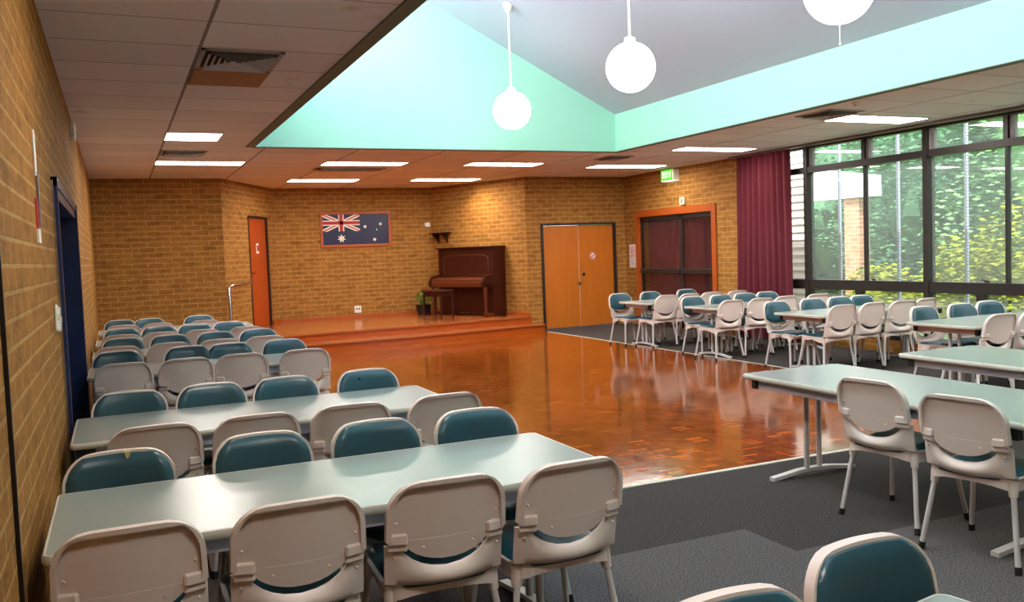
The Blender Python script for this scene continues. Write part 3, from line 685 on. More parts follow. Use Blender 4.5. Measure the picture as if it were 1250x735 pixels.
wallbox('wall_plate', 'small pale plate on brick just past the navy door', 'plate', WX0, WX0+.012, 8.35, 8.43, 1.82, 1.96, 'cream')

# flag -----------------------------------------------------------------
t = thing('framed_flag', 'framed blue flag with Union Jack and white stars on brick wall', 'flag', (3.66, 17.2, 1.69))
FW, FH, fw = 1.43, .70, .055
b = MB(); b.box(0, FW, -.03, 0, 0, fw, bev=.005); b.box(0, FW, -.03, 0, FH-fw, FH, bev=.005); b.box(0, fw, -.03, 0, fw, FH-fw, bev=.005); b.box(FW-fw, FW, -.03, 0, fw, FH-fw, bev=.005)
b.build('flag_frame', M['jarrah'], t)
iw, ih = FW-2*fw, FH-2*fw
b = MB(); b.box(fw, FW-fw, -.012, -.004, fw, FH-fw); b.build('flag_field', M['navy'], t)
tff = Matrix(((1, 0, 0, fw), (0, 0, -1, -.012), (0, 1, 0, fw), (0, 0, 0, 1)))   # xy on the cloth, z outwards
jw, jh = iw*.56, ih*.56; jy = ih-jh
def clipline(x0, y0, x1, y1, w, m_b, z0, z1):
    v = Vector((x1-x0, y1-y0)).normalized(); n = Vector((-v.y, v.x))*w/2
    poly = [Vector((x0, y0))-n, Vector((x1, y1))-n, Vector((x1, y1))+n, Vector((x0, y0))+n]
    def clip(P, f, g):
        out = []
        for i in range(len(P)):
            a, c = P[i], P[(i+1) % len(P)]; fa, fc = f(a), f(c)
            if fa >= 0: out.append(a)
            if (fa >= 0) != (fc >= 0): out.append(a+(c-a)*(fa/(fa-fc)))
        return out
    for f in (lambda p: p.x, lambda p: jw-p.x, lambda p: p.y-jy, lambda p: ih-p.y): poly = clip(poly, f, None)
    if len(poly) > 2: m_b.prism([(p.x, p.y) for p in poly], z0, z1, 0, tff)
e = .2
b = MB(); clipline(-e, jy-e*jh/jw, jw+e, ih+e*jh/jw, .075, b, 0, .001); clipline(-e, ih+e*jh/jw, jw+e, jy-e*jh/jw, .075, b, 0, .0011)
b.box(jw/2-.055, jw/2+.055, jy, ih, 0, .0018, 0, tff); b.box(0, jw, jy+jh/2-.05, jy+jh/2+.05, 0, .0018, 0, tff)
u_ = b.build('union_jack_white', M['flag_w'], t)
b = MB(); clipline(-e, jy-e*jh/jw, jw+e, ih+e*jh/jw, .022, b, .001, .0015); clipline(-e, ih+e*jh/jw, jw+e, jy-e*jh/jw, .022, b, .001, .0015)
b.box(jw/2-.033, jw/2+.033, jy, ih, .0018, .0028, 0, tff); b.box(0, jw, jy+jh/2-.03, jy+jh/2+.03, .0018, .0028, 0, tff)
b.build('union_jack_red', M['flag_r'], t)
def star(x, y, r, n, name='flag_star'):
    p = [(x+(r if k % 2 == 0 else r*.48)*math.sin(PI*k/n), y+(r if k % 2 == 0 else r*.48)*math.cos(PI*k/n)) for k in range(2*n)][::-1]
    b = MB(); b.prism(p, 0, .001, 0, tff); b.build(name, M['flag_w'], t)
star(.30*iw-.03, .2*ih, .088, 7); star(.64*iw, .58*ih, .038, 7); star(.88*iw, .66*ih, .04, 7); star(.82*iw, .47*ih, .02, 5); star(.78*iw, .14*ih, .042, 7); 
wallbox('wall_hook', 'tiny brass fitting left of the framed flag', 'fitting', 3.56, 3.59, 17.17, 17.2, 1.78, 1.81, 'brass')
o = wallbox('power_outlet', 'square white power outlet low on the wall under the flag', 'outlet', 4.27, 4.41, 17.185, 17.2, .38, .52, 'white')
b = MB(); b.box(4.30, 4.33, 17.181, 17.185, .44, .48); b.box(4.35, 4.38, 17.181, 17.185, .44, .48); b.build('outlet_sockets', M['ink'], o)
wallbox('motion_sensor', 'small white sensor box on the wall left of the piano', 'sensor', 5.80, 5.91, 17.14, 17.2, 2.05, 2.14, 'white')

# piano -----------------------------------------------------------------
# local frame: x along the wall from its far end, -y out from the wall
PS = .56; tfp = TF((5.955, 17.2, 0), ANG_R)
p0 = tfp @ Vector((PS, -.02, .28))
t = thing('upright_piano', 'dark mahogany upright piano on the stage against the brick wall', 'piano', p0, ANG_R)
PW, PH, PD = 1.52, 1.30, .33
b = MB(); b.box(0, .05, -PD, 0, .0, PH, bev=.004); b.box(PW-.05, PW, -PD, 0, .0, PH, bev=.004); b.box(.05, PW-.05, -.03, 0, 0, PH); b.build('case', M['mahog'], t)
b = MB(); b.box(-.03, PW+.03, -PD-.04, .01, PH, PH+.028, bev=.008); b.build('lid', M['mahog'], t)
b = MB(); b.box(.05, PW-.05, -PD+.02, -PD+.05, .72, PH); up_ = b.build('upper_panel', M['mahog'], t)
b = MB()
x0, x1, z0, z1 = .14, PW-.14, .78, 1.17; yq = -PD+.02
b.tube([(x0, yq, z0), (x1, yq, z0), (x1, yq, z1-.06), (x1-.07, yq, z1-.02), (x1-.2, yq, z1), (x0+.2, yq, z1), (x0+.07, yq, z1-.02), (x0, yq, z1-.06), (x0, yq, z0)], .008, 6)
b.build('panel_moulding', M['mahog_l'], up_)
b = MB(); b.box(.05, PW-.05, -PD+.0, -PD+.04, .06, .56); b.build('lower_panel', M['mahog'], t)
b = MB(); b.box(.0, PW, -PD-.26, -PD, .56, .66, bev=.012); b.build('key_bed', M['mahog_l'], t)
prof = [(-PD-.25, .66), (-PD-.245, .70), (-PD-.2, .735), (-PD, .75), (-PD, .66)]
b = MB(); b.add([(x, y, z) for x in (.06, PW-.06) for y, z in prof], [(0, 1, 6, 5), (1, 2, 7, 6), (2, 3, 8, 7), (3, 4, 9, 8), (4, 0, 5, 9), (0, 4, 3, 2, 1), (5, 6, 7, 8, 9)])
b.build('fallboard', M['mahog_l'], t)
for x in (0, PW-.06):
    b = MB(); pr = [(-PD-.27, .56), (-PD-.28, .66), (-PD-.22, .76), (-PD-.1, .79), (-PD, .80), (-PD, .56)]
    b.add([(xx, y, z) for xx in (x, x+.06) for y, z in pr], [(0, 1, 7, 6), (1, 2, 8, 7), (2, 3, 9, 8), (3, 4, 10, 9), (4, 5, 11, 10), (5, 0, 6, 11), (0, 5, 4, 3, 2, 1), (6, 7, 8, 9, 10, 11)])
    b.build('key_cheek', M['mahog'], t)
    b = MB(); cx = x+.03; b.box(cx-.035, cx+.035, -PD-.23, -PD-.16, .06, .1, bev=.005)
    b.tube([(cx, -PD-.195, .08), (cx, -PD-.195, .2), (cx, -PD-.2, .4), (cx, -PD-.2, .56)], [.022, .026, .034, .042], 8)
    b.box(cx-.03, cx+.03, -PD-.24, -PD, 0, .065, bev=.005); b.build('front_leg', M['mahog_l'], t)
b = MB(); b.box(0, PW, -PD-.0, 0, -.0, .06); b.build('plinth', M['mahog'], t)
for x in (PW/2-.07, PW/2+.07): b = MB(); b.box(x-.015, x+.015, -PD-.09, -PD, .05, .062, bev=.004); b.build('pedal', M['brass'], t)
# stool
p1 = tfp @ Vector((PS+.92, -1.22, .28))
t = thing('piano_stool', 'dark wooden stool in front of the piano', 'stool', p1, ANG_R)
b = MB(); b.box(-.27, .27, -.17, .17, .50, .55, bev=.012); b.build('stool_seat', M['mahog'], t)
b = MB(); b.box(-.24, .24, -.15, .15, .43, .50); b.build('stool_apron', M['mahog'], t)
for x in (-.23, .23):
    for y in (-.14, .14): b = MB(); b.tube([(x*1.03, y*1.03, 0), (x, y, .48)], [.017, .025], 8); b.build('leg', M['mahog'], t)
# corner shelf
t = thing('corner_shelf', 'small dark corner shelf on the brick above the piano', 'shelf', tfp @ Vector((.18, 0, 1.90)), ANG_R)
b = MB(); b.box(-.02, .42, -.22, 0, 0, .022, bev=.003); b.build('shelf_board', M['mahog'], t)
for x in (.04, .3): b = MB(); b.prism([(-.2, 0), (-.01, 0), (-.01, -.2)][::-1], x, x+.02, 0, Matrix(((0, 0, 1, 0), (1, 0, 0, 0), (0, 1, 0, 0), (0, 0, 0, 1)))); b.build('shelf_shadow_bracket', M['mahog'], t)  # dark triangles below the board, shaped after the shelf's shadow
# plant
t = thing('potted_plant', 'small green plant in a dark pot left of the piano', 'plant', (5.60, 16.85, .28))
b = MB(); b.lathe([(.0, 0), (.12, 0), (.16, .2), (.17, .2), (.15, .19), (.13, .18), (.0, .18)], 18); b.build('pot', M['black'], t)
b = MB(); rnd = random.Random(5)
for k in range(46):
    a = rnd.uniform(0, 2*PI); r_ = rnd.uniform(.06, .22); h = rnd.uniform(.28, .46); tf_ = TF((r_*math.cos(a)*.6, r_*math.sin(a)*.6, h), a, rnd.uniform(-.5, .5), rnd.uniform(.2, .9))
    b.add([(0, 0, 0), (.05, .03, .012), (.11, 0, 0), (.05, -.03, .012), ], [(0, 1, 2, 3)], 0, False, tf_)
b.build('foliage', M['leaf_p'], t)
b = MB()
for k in range(9): a = k*.7; b.tube([(0, 0, .17), (.05*math.cos(a), .05*math.sin(a), .3), (.12*math.cos(a), .12*math.sin(a), .38)], .004, 5)
b.build('stems', M['leaf_p'], t)
# handrail
b = MB(); b.tube([(1.59, 14.32, .28), (1.59, 14.32, .7), (1.585, 14.32, 1.06), (1.60, 14.34, 1.095), (1.64, 14.38, 1.11), (1.9, 14.85, 1.12), (2.12, 15.60, 1.13)], .026, 12); b.lathe([(.0, .28), (.05, .28), (.05, .29), (.0, .291)], 16, 0, (1.59, 14.32, 0))
tag(b.build('handrail', M['chrome']), 'bent metal tube handrail beside the red-brown stage door', 'handrail')

# ================================================================== TABLES
def make_table(L_, W_, name, label, loc, rot, grp):
    t = thing(name, label, 'table', loc, rot, grp); TZ = .66
    def rr(hx, hy, r, n=5):
        out = []
        for cx, cy, a0 in ((hx-r, hy-r, 0), (-hx+r, hy-r, 90), (-hx+r, -hy+r, 180), (hx-r, -hy+r, 270)):
            for k in range(n+1): a = R(a0+90*k/n); out.append((cx+r*math.cos(a), cy+r*math.sin(a)))
        return out
    b = MB(); b.prism(rr(L_/2-.012, W_/2-.012, .022), TZ-.024, TZ); b.build('tabletop', M['laminate'], t)
    b = MB(); o_ = rr(L_/2, W_/2, .032); i_ = rr(L_/2-.012, W_/2-.012, .022); n = len(o_); vs = []; 
    prof = [(0, TZ-.0005), (.55, TZ-.0005), (1, TZ-.008), (1, TZ-.022), (.5, TZ-.03), (0, TZ-.03)]
    for u, z in prof: vs += [(ix+(ox-ix)*u, iy+(oy-iy)*u, z) for (ox, oy), (ix, iy) in zip(o_, i_)]
    m_ = len(prof); fs = [(i*n+k, i*n+(k+1) % n, ((i+1) % m_)*n+(k+1) % n, ((i+1) % m_)*n+k) for i in range(m_) for k in range(n)]
    b.add(vs, fs, 0, True); b.build('edge_banding', M['edge'], t)
    hx, hy = L_/2-.09, W_/2-.05; b = MB(); z0, z1 = TZ-.085, TZ-.03
    b.box(-hx, hx, -hy, -hy+.025, z0, z1); b.box(-hx, hx, hy-.025, hy, z0, z1); b.box(-hx, -hx+.025, -hy+.025, hy-.025, z0, z1); b.box(hx-.025, hx, -hy+.025, hy-.025, z0, z1)
    b.build('apron_frame', M['apron'], t)
    for sx in (-1, 1):
        for sy in (-1, 1): b = MB(); b.box(sx*hx-.02, sx*hx+.02, sy*hy-.02, sy*hy+.02, z0-.004, z1, bev=.003); b.build('corner_block', M['black'], t)
    for sx in (-1, 1):
        x = sx*(L_/2-.21)
        for yy in (-.05, .05):
            b = MB(); b.tube([(x, yy, .05), (x, yy, TZ-.03)], .0165, 10); b.build('leg', M['leg'], t)
        b = MB(); pts = [(x, -.33, .022), (x, -.26, .03), (x, -.12, .048), (x, 0, .052), (x, .12, .048), (x, .26, .03), (x, .33, .022)]
        ra = [[(px-.022, py, pz), (px+.022, py, pz)] for px, py, pz in pts]; rb = [[(px-.022, py, pz-.022), (px+.022, py, pz-.022)] for px, py, pz in pts]
        b.slab(ra, rb); ft = b.build('foot_bar', M['leg'], t)
        b = MB(); b.box(x-.03, x+.03, -.2, .2, TZ-.05, TZ-.03); b.build('top_bracket', M['apron'], t)
    return t
LT = [('nearest', 2.86, 3.64), ('second', 4.62, 5.40), ('third', 7.30, 8.02), ('fourth', 8.80, 9.46), ('fifth', 10.25, 10.98), ('farthest', 11.85, 12.62)]
tl = make_table(1.97, .78, 'trestle_table', 'green-topped table along the left brick wall, closest to the camera', (.735, 3.25, 0), 0, 'tables in rows along the left wall')
names_ = ['', 'second green-topped table from the camera along the left wall', 'third green-topped table from the camera along the left wall',
          'fourth green-topped table from the camera along the left wall', 'fifth green-topped table from the camera along the left wall', 'farthest green-topped table along the left wall']
for k in range(1, 6):
    d_ = dup(tl, (.735 if k < 2 else .675, (LT[k][1]+LT[k][2])/2, 0), 0, names_[k])
    if k > 1: d_.scale = (.94, .94, 1)
RT = [(7.95, 11.22, 'window-side table closest to the orange double doors'), (7.95, 9.52, 'window-side table second from the orange double doors'),
      (7.97, 7.76, 'window-side table third from the orange double doors'), (7.97, 5.86, 'window-side table farthest from the orange double doors')]
for k, (x, y, lb) in enumerate(RT): dup(tl, (x+.02, y, 0), R(0), lb, 'tables beside the window wall')
dup(tl, (3.98, 3.52, 0), R(89), 'large empty-topped table at right front with two chairs', 'bare tables in the right foreground')
dup(tl, (5.46, 3.62, 0), R(89.5), 'bare table behind the large right foreground table', 'bare tables in the right foreground')
_o = Vector((1.73, 1.455, 0)) - Matrix.Rotation(R(9), 3, 'Z') @ Vector((.985, .39, 0))
dup(tl, _o, R(9), 'table whose corner shows at the bottom right edge', 'bare tables in the right foreground')

# ================================================================== CHAIRS
HT = .765
def yb(x, z): return -.245-.17*(z-.45)+.8*x*x
def make_chair(label, loc, rot, grp):
    t = thing('stacking_chair', label, 'chair', loc, rot, grp)
    SS = [-1, -.97, -.9201, -.91, -.75, -.55, -.35, -.15, 0, .15, .35, .55, .75, .91, .9201, .97, 1]; NX = 16
    # --- back panel with tongue
    def hw_panel(z):
        if z < .575: return .152*math.sqrt(max(0, 1-((.586-z)/.088)**2))
        r = .098
        w = .206-.006*(z-.58)/.18
        if z > HT-r: return w-r+r*math.sqrt(max(0, 1-((z-HT+r)/r)**2))
        return w
    zs = [.499, .504, .512, .525, .54, .558, .5749, .575, .60, .63, .65, .667, .682, .70, .718, .733, .745, .751, .7511, .761, HT]
    front = []; back = []
    for i, z in enumerate(zs):
        w = max(.02, hw_panel(z)) if not (z == .575) else .206
        if z == .5749: w = .1505
        A = []; B = []
        for j in range(NX+1):
            s = SS[j]; x = w*s
            arch = .010*(1-(x/.2)**2)*max(0, (z-.66)/.1)
            zz = z+arch; y = yb(x, z)
            rim = .022 if ((abs(s) > .915 and z > .57) or z >= .7511) else .003
            if z < .575: rim = .004
            A.append((x, y, zz)); B.append((x, y-.008-rim, zz))
        front.append(A); back.append(B)
    b = MB(); b.slab(front, back)
    for sx in (-1, 1):   # lugs with moulded ribs
        for z, dz, ex in ((.580, .019, .015), (.549, .012, .009)):
            tf_ = TF((sx*.168, yb(.168, z)-.010, z), sx*.28)
            b.box(-.034, .034, -ex, .010, -dz, dz, 0, tf_, bev=.006)
    for sx in (-1, 1):   # rivets
        for x, z in ((.172, .635), (.085, .545), (.178, .515)):
            b.sphere((sx*x, yb(x, z)-.012, z), .005, 8, 5)
    b.build('backrest_shell', M['shell'], t)
    # --- back cushion
    zc = [.527, .533, .545, .56, .578, .60, .62, .65, .68, .71, .728, .742, .752, .757]
    f_, k_ = [], []
    for z in zc:
        w = hw_panel(z)-.011 if z > .59 else .193*math.sqrt(max(0.002, 1-((.592-z)/.068)**2))
        A = []; B = []
        for j in range(NX+1):
            s = 2*j/NX-1; s = math.copysign(abs(s)**.75, s); x = w*s
            arch = .010*(1-(x/.2)**2)*max(0, (z-.66)/.1)
            d = min(w*(1-abs(s)), (.760-z)*1.0, max(0, (z-.522))*1.2); th = .004+.020*math.sqrt(min(1, max(0, d)/.035))
            A.append((x, yb(x, z)+th, z+arch)); B.append((x, yb(x, z)+.0005, z+arch))
        f_.append(A); k_.append(B)
    b = MB(); b.slab(f_, k_); b.build('back_cushion', M['vinyl'], t)
    # --- lower shell + seat pan
    cols = [-.205, -.19, -.175, -.16, -.1505, -.14, -.115, -.085, -.05, 0, .05, .085, .115, .14, .1505, .16, .175, .19, .205]
    def ztop(x):
        ax = abs(x)
        return .555 if ax > .152 else .586-.120*math.sqrt(max(0, 1-(ax/.166)**2))
    up_, lo_ = [], []
    NR = 7
    for i in range(NR):          # bowl of the back
        A = []; B = []
        for x in cols:
            zt = ztop(x); z = zt+(.420-zt)*i/(NR-1); q = 1-(x/.205)**2
            bul = .030*math.sin(PI*min(1, (zt-z)/(zt-.398)))*q
            y = yb(x, z)-bul
            A.append((x, y, z)); B.append((x, y+.010, z+(.002 if i else 0)))
        up_.append(A); lo_.append(B)
    for y, z in ((-.238, .378+.0), (-.215, .368), (-.18, .362), (-.12, .360), (-.04, .360), (.05, .363), (.12, .368), (.18, .372), (.21, .368), (.228, .355)):
        A = []; B = []
        for x in cols:
            zz = z+.028+.018*(x/.205)**2*(1 if y < .15 else .6); xx = x*(1 if y < .1 else 1-.06*(y-.1)/.12); yy = y+.8*x*x*(max(0, -.12-y)/.12)
            A.append((xx, yy, zz)); B.append((xx, yy+(.008 if y < -.2 else 0), zz+.008))
        up_.append(A); lo_.append(B)
    b = MB(); b.slab(up_, lo_); b.build('seat_shell', M['shell'], t)
    # --- seat cushion
    f_, k_ = [], []
    ys = [-.225, -.22, -.21, -.19, -.14, -.06, .03, .11, .16, .185, .203, .214, .218]
    for y in ys:
        w = .188 if abs(y) < .15 else .188-.05*max(0, (abs(y)-.15)/.07)**2
        A = []; B = []
        base = .397+(.006 if y > 0 else 0)
        for j in range(NX+1):
            s = 2*j/NX-1; s = math.copysign(abs(s)**.75, s); x = w*s
            d = min(w*(1-abs(s)), y+.228, .220-y); th = .004+.024*math.sqrt(min(1, max(0, d)/.04)); zz = base+.014*(x/.2)**2
            if y > .17: zz -= (y-.17)*.22
            A.append((x, y, zz+th)); B.append((x, y, zz))
        f_.append(A); k_.append(B)
    b = MB(); b.slab(f_, k_); b.build('seat_cushion', M['vinyl'], t)
    # --- under-seat frame band and sockets
    ra, rb = [], []
    loop = []
    for k in range(48):
        a = 2*PI*k/48; c, s_ = math.cos(a), math.sin(a); e_ = .32
        x = .197*math.copysign(abs(c)**e_, c); y = -.015+.205*math.copysign(abs(s_)**e_, s_)
        loop.append((x, y))
    loop.append(loop[0])
    def zb(x, y):
        if y < -.12: return .376-.024*min(1, (abs(x)/.19)**3)
        return .380-.02*abs(y)/.2
    A1 = [(x, y, .402+.012*(x/.2)**2) for x, y in loop]; A2 = [(x*1.0, y, zb(x, y)) for x, y in loop]
    B1 = [(x*.94, y*.94, .400+.010*(x/.2)**2) for x, y in loop]; B2 = [(x*.94, y*.94, zb(x, y)) for x, y in loop]
    b = MB(); b.slab([A1, A2], [B1, B2])
    LG = ((-.175, -.17, -.226, -.225), (.175, -.17, .226, -.225), (-.172, .14, -.222, .205), (.172, .14, .222, .205))
    for x0, y0, x1, y1 in LG:
        v = Vector((x1-x0, y1-y0, -.39)).normalized(); p = Vector((x0, y0, .402))
        b.tube([p, p+v*.03, p+v*.075], [.026, .024, .018], 10)
    b.build('seat_frame', M['shell'], t)
    for x0, y0, x1, y1 in LG:
        v = Vector((x1-x0, y1-y0, -.39)); p = Vector((x0, y0, .402)); e1 = p+v*(.375/.39)
        b = MB(); b.tube([p, e1], .0125, 10); lg = b.build('leg', M['leg'], t)
        b = MB(); b.tube([e1+v*(-.02), e1+v*(.027/.39*.97)], .0155, 10); b.build('rubber_foot', M['rubber'], lg)
    b = MB(); b.tube([(-.165, -.13, .382), (0, -.13, .375), (.165, -.13, .382)], .009, 8); b.build('cross_tube', M['leg'], t)
    return t

ORD = ['first', 'second', 'third', 'fourth']
chair0 = None
placed = []
def chair(bx, by, face, label, grp, yaw=0.0):
    """bx, by = where the top of the back stands; face +1 looks along +y, -1 along -y"""
    global chair0
    rot = (0 if face > 0 else PI)+R(yaw)
    off = Matrix.Rotation(rot, 3, 'Z') @ Vector((0, .30, 0))
    loc = (bx+off.x, by+off.y, 0)
    if chair0 is None: chair0 = make_chair(label, loc, rot, grp); c = chair0
    else: c = dup(chair0, loc, rot, label, grp, skip=('vinyl_tear',))
    placed.append(c); return c
rj = random.Random(3)
rows = [
 ('nearest left table', 2.66, 3.76, [-.01, .465, .945, 1.40], [-.03, .515, 1.0, 1.47]),
 ('second left table', 4.26, 5.51, [.12, .57, 1.025, 1.525], [.03, .475, .91, 1.425]),
 ('third left table', 7.13, 8.14, [.01, .45, .86, 1.35], [-.03, .53, .88, 1.35]),
 ('fourth left table', 8.63, 9.58, [-.02, .41, .85, 1.27], [.02, .46, .905, 1.33]),
 ('fifth left table', 10.06, 11.10, [.01, .40, .82, 1.28], [.02, .42, .82, 1.21]),
 ('farthest left table', 11.66, 12.80, [.04, .44, .985], [.01, .37, 1.0])]
for nm, yw, yg, xw, xg in rows:
    for i, x in enumerate(xw):
        chair(x, yw+rj.uniform(-.02, .02), 1, f'cream-backed chair, near side of the {nm}, {ORD[i]} from the brick wall', f'cream-backed chairs, near side of the {nm}', rj.uniform(-2.5, 2.5))
    for i, x in enumerate(xg):
        c = chair(x, yg+rj.uniform(-.02, .02), -1, f'teal-cushioned chair, far side of the {nm}, {ORD[i]} from the brick wall', f'teal-cushioned chairs, far side of the {nm}', rj.uniform(-2.5, 2.5))
        if nm == 'nearest left table' and i == 0:
            c['label'] = 'teal chair with a torn notch in its top edge, beside the brick wall'
            b = MB(); b.prism([(-.013, 0), (.013, 0), (.004, -.026), (-.003, -.024)][::-1], -.001, .026, 0, Matrix(((1, 0, 0, -.03), (0, 0, -1, yb(.03, .76)+.0225), (0, 1, 0, .7725), (0, 0, 0, 1))))
            b.build('vinyl_tear', M['foam'], c)['label'] = 'torn notch showing yellow foam'
        if nm == 'second left table' and i == 3:
            c['label'] = 'teal chair with a small hole in its back, end of second left table'
            b = MB(); b.lathe([(.0, 0), (.011, 0), (.008, .003), (.0, .004)], 12, 0, tf=Matrix(((1, 0, 0, .055), (0, 0, 1, yb(.055, .72)+.0245), (0, -1, 0, .722), (0, 0, 0, 1))))
            b.build('vinyl_tear', M['rubber'], c)['label'] = 'dark hole in the vinyl'
rrows = [
 ('window table nearest the double doors', 10.74, 11.80, [7.28, 7.70, 8.12, 8.58], [7.12, 7.68, 8.39]),
 ('second window table', 9.03, 10.08, [7.12, 7.58, 8.03, 8.56], [7.24, 7.70, 8.16, 8.55]),
 ('third window table', 7.28, 8.36, [7.26, 7.71, 8.13, 8.53], [7.21, 7.79, 8.22, 8.58]),
 ('fourth window table', 5.38, 6.48, [7.23, 7.74], [7.50, 8.04, 8.5])]
for nm, yw, yg, xw, xg in rrows:
    for i, x in enumerate(xw):
        chair(x, yw+rj.uniform(-.03, .03), 1, f'cream-backed chair, near side of the {nm}, {ORD[i]} from the left', f'cream-backed chairs, near side of the {nm}', rj.uniform(-5, 5))
    for i, x in enumerate(xg):
        chair(x, yg+rj.uniform(-.03, .03), -1, f'teal-cushioned chair, far side of the {nm}, {ORD[i]} from the left', f'teal-cushioned chairs, far side of the {nm}', rj.uniform(-5, 5))
chair(3.48, 3.35, 1, 'cream-backed chair pushed in at the right foreground table, nearer the parquet', 'cream-backed chairs at the right foreground table', -83)
chair(3.41, 2.76, 1, 'cream-backed chair at the right foreground table, nearer the right edge', 'cream-backed chairs at the right foreground table', -81)
chair(1.11, 1.45, -1, 'teal chair back just showing at the bottom edge', 'teal chairs at the bottom right corner', 0)
chair(1.585, 1.555, -1, 'teal chair turned to the bottom right corner, beside the table corner', 'teal chairs at the bottom right corner', 3)

# ================================================================== OUTDOORS
b = MB(); b.box(WX1+.25, 40, -12, 45, -.3, -.12); struct(b.build('ground', M['grass']))
for y, lb in ((10.30, 'outdoor post seen through the left pane'), (9.19, 'outdoor post seen through the second pane'), (8.09, 'outdoor post seen through the third pane'), (6.98, 'outdoor post beyond the right edge of the panes')):
    t = thing('verandah_post', lb, 'post', (10.2, y, -.12), 0, 'outdoor posts close to the windows')
    b = MB(); b.box(-.02, .02, -.022, .022, 0, 3.4, bev=.004); b.build('post_shaft', M['post'], t)
    b = MB()
    for k in range(80): b.box(-.026, -.012, -.040, -.022, k*.042, k*.042+.028)
    b.build('slotted_strip', M['chain'], t)
t = thing('brick_pillar', 'sunlit brick pillar outside under a white fascia', 'pillar', (14, 13.35, -.12))
b = MB(); b.box(0, .3, .27, .67, 0, 2.46); b.build('pillar_shaft', M['pillar'], t)
b = MB(); v = [(13.9, 13.12, 2.33), (13.9, 13.12, 2.74), (13.9, 22, 4.2), (13.9, 22, 2.33)]
b.add(v+[(x+.2, y, z) for x, y, z in v], [(0, 1, 2, 3), (7, 6, 5, 4), (0, 4, 5, 1), (1, 5, 6, 2), (2, 6, 7, 3), (3, 7, 4, 0)])
tag(b.build('fascia_board', M['fascia']), 'white roof fascia outside above the brick pillar', 'fascia')
b = MB()
for k in range(26): z = -.12+k*.125; b.add([(10.25, 11.06, z), (10.25, 13.5, z), (10.235, 13.5, z+.0), (10.235, 11.06, z), (10.25, 11.06, z+.118), (10.25, 13.5, z+.118), (10.215, 13.5, z), (10.215, 11.06, z)], [(6, 7, 4, 5), (0, 1, 6, 7)], 0)
b.box(10.25, 10.4, 11.06, 13.5, -.12, 3.2)
tag(b.build('weatherboard_wall', M['fascia'], auto=False), 'white weatherboard wall outside beside the tall curtain', 'wall')
def crown(c, rad, n, leaf, seed, size=.16):
    rnd = random.Random(seed); b = MB(); cx, cy, cz = c; rx, ry, rz = rad; vs = []; fs = []
    bl = [tuple(rnd.uniform(-.55, .55) for _ in range(3)) for _ in range(14)]
    for k in range(n):
        q = bl[rnd.randrange(14)]; th = rnd.uniform(0, 2*PI); ph = math.acos(rnd.uniform(-1, 1)); r_ = rnd.uniform(.35, .5)
        p = Vector((cx+rx*(q[0]+r_*math.sin(ph)*math.cos(th)), cy+ry*(q[1]+r_*math.sin(ph)*math.sin(th)), cz+rz*(q[2]+r_*math.cos(ph))))
        if p.z < 0: p.z = abs(p.z)*.4
        s = size*rnd.uniform(.6, 1.3); m_ = Matrix.Rotation(rnd.uniform(0, 6.3), 3, 'Z') @ Matrix.Rotation(rnd.uniform(-1.2, 1.2), 3, 'X')
        o = len(vs); vs += [tuple(p+m_ @ Vector(w)) for w in ((-s, 0, 0), (0, -s*.4, s*.12), (s, 0, 0), (0, s*.4, s*.12))]; fs.append((o, o+1, o+2, o+3))
    b.add(vs, fs)
    m2 = 14; pv = []; pf = []
    for i in range(m2+1):
        for k in range(24):
            a, p_ = 2*PI*k/24, PI*i/m2; w = .46*(1+.2*math.sin(5*a+3*p_+seed)+.12*math.sin(7*p_+2*a))
            z = cz+rz*w*math.cos(p_); pv.append((cx+rx*w*math.sin(p_)*math.cos(a), cy+ry*w*math.sin(p_)*math.sin(a), max(.15, z)))
    for i in range(m2):
        for k in range(24): pf.append((i*24+k, i*24+(k+1) % 24, (i+1)*24+(k+1) % 24, (i+1)*24+k))
    b.add(pv, pf, 0, True); return b
def tree(name, label, cat, c, rad, n, leaf, seed, grp, size=.16):
    t = thing(name, label, cat, (c[0], c[1], -.12), 0, grp)
    crown((0, 0, c[2]+.12), rad, n, leaf, seed, size).build('foliage', M[leaf], t, auto=False)
    b = MB(); h = c[2]; b.tube([(0, 0, 0), (.05, .03, h*.5), (0, .08, h)], [.14, .11, .06], 8)
    for k in range(5): a = k*1.3; b.tube([(.04, .02, h*.45), (rad[0]*.35*math.cos(a), rad[1]*.35*math.sin(a), h*1.1)], [.05, .02], 6)
    b.build('trunk', M['bark'], t)
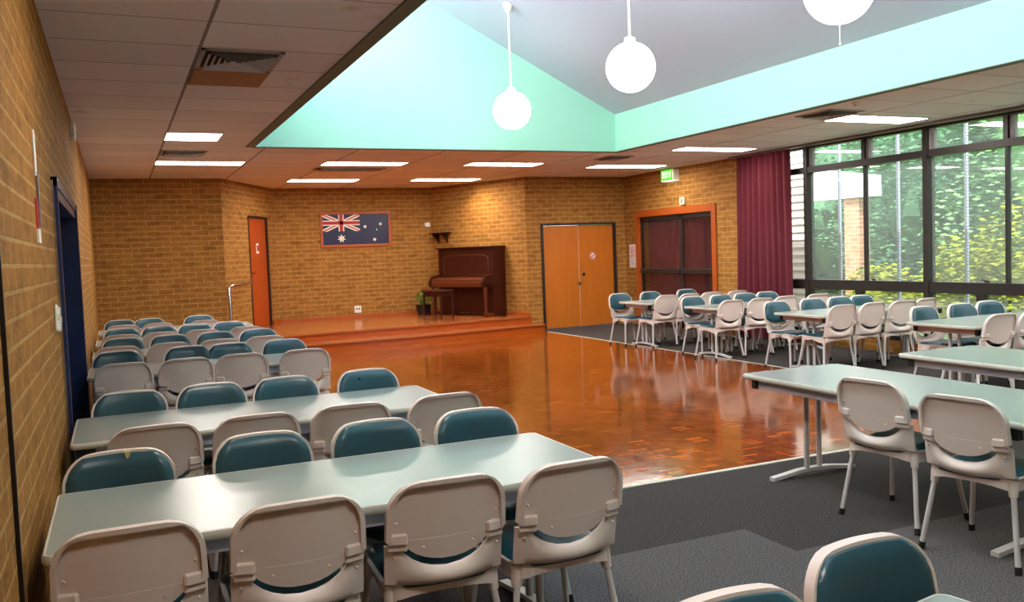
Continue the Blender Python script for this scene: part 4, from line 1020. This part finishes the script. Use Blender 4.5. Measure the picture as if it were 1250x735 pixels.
tr = [((19, 30, 3), (4, 4, 4), 'leaf_g', 'green tree seen above the white fascia'), ((20, 24, 3.2), (4, 4, 4.2), 'leaf_g', 'green tree behind the brick pillar'),
      ((18.5, 18.5, 2.8), (3.6, 3.4, 4.2), 'leaf_d', 'darker tree right of the brick pillar'), ((18, 14.5, 3), (3.4, 3.2, 4.2), 'leaf_d', 'dark leafy tree behind the third pane'),
      ((17, 10.5, 2.8), (3.2, 3.2, 4.2), 'leaf_g', 'green tree at the right edge of the windows'), ((17.5, 6.5, 2.8), (3.2, 3.4, 4), 'leaf_g', 'green tree past the right end of the view'),
      ((17, 1.5, 2.8), (3.2, 3.4, 4), 'leaf_d', 'darker tree past the right end of the view'), ((24, 19, 4.5), (5, 8, 6), 'leaf_d', 'tallest dark tree farthest behind the others'), ((16.2, 22.5, 1.4), (1.8, 3, 2), 'leaf_d', 'bushy tree under the white fascia')]
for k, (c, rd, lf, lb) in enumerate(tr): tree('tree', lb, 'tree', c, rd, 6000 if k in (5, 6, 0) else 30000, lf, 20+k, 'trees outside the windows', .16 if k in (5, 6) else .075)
bs = [((12.6, 9.9, .45), (1.1, 1.3, 1.1), 'yellow-green shrub behind the thick mullion', 4200), ((12.3, 8.2, .6), (1.3, 1.4, 1.5), 'yellow-green shrub at the right end of the windows', 5200),
      ((12.6, 6.3, .9), (1.2, 1.2, 2.2), 'yellow-green shrub past the right picture edge', 4200), ((12.8, 12.0, .35), (.9, 1.2, .7), 'low yellow-green shrub near the brick pillar', 1800)]
for k, (c, rd, lb, n) in enumerate(bs): tree('shrub', lb, 'shrub', c, rd, n, 'leaf_y', 50+k, 'yellow-green shrubs outside the windows', .06)
t = thing('hedge', 'tall clipped hedge closing the garden behind the trees', 'hedge', (25, 18, -.12))
b = MB(); rnd = random.Random(77)
ra = [[(-.8+.25*math.sin(j*1.7+i)+(.3 if i == 5 else 0), -26+52*j/60, .02+i*.9) for j in range(61)] for i in range(6)]
rb = [[(1.2, -26+52*j/60, .02+i*.9) for j in range(61)] for i in range(6)]
b.slab(ra, rb); vs = []; fs = []
for k in range(16000):
    p = Vector((-1.0+rnd.uniform(-.3, .3), rnd.uniform(-26, 26), rnd.uniform(.1, 4.8))); q = .13*rnd.uniform(.6, 1.2)
    m_ = Matrix.Rotation(rnd.uniform(0, 6.3), 3, 'Z') @ Matrix.Rotation(rnd.uniform(-1.2, 1.2), 3, 'X'); o = len(vs)
    vs += [tuple(p+m_ @ Vector(w)) for w in ((-q, 0, 0), (0, -q*.4, q*.12), (q, 0, 0), (0, q*.4, q*.12))]; fs.append((o, o+1, o+2, o+3))
b.add(vs, fs); b.build('foliage', M['leaf_d'], t, auto=False)
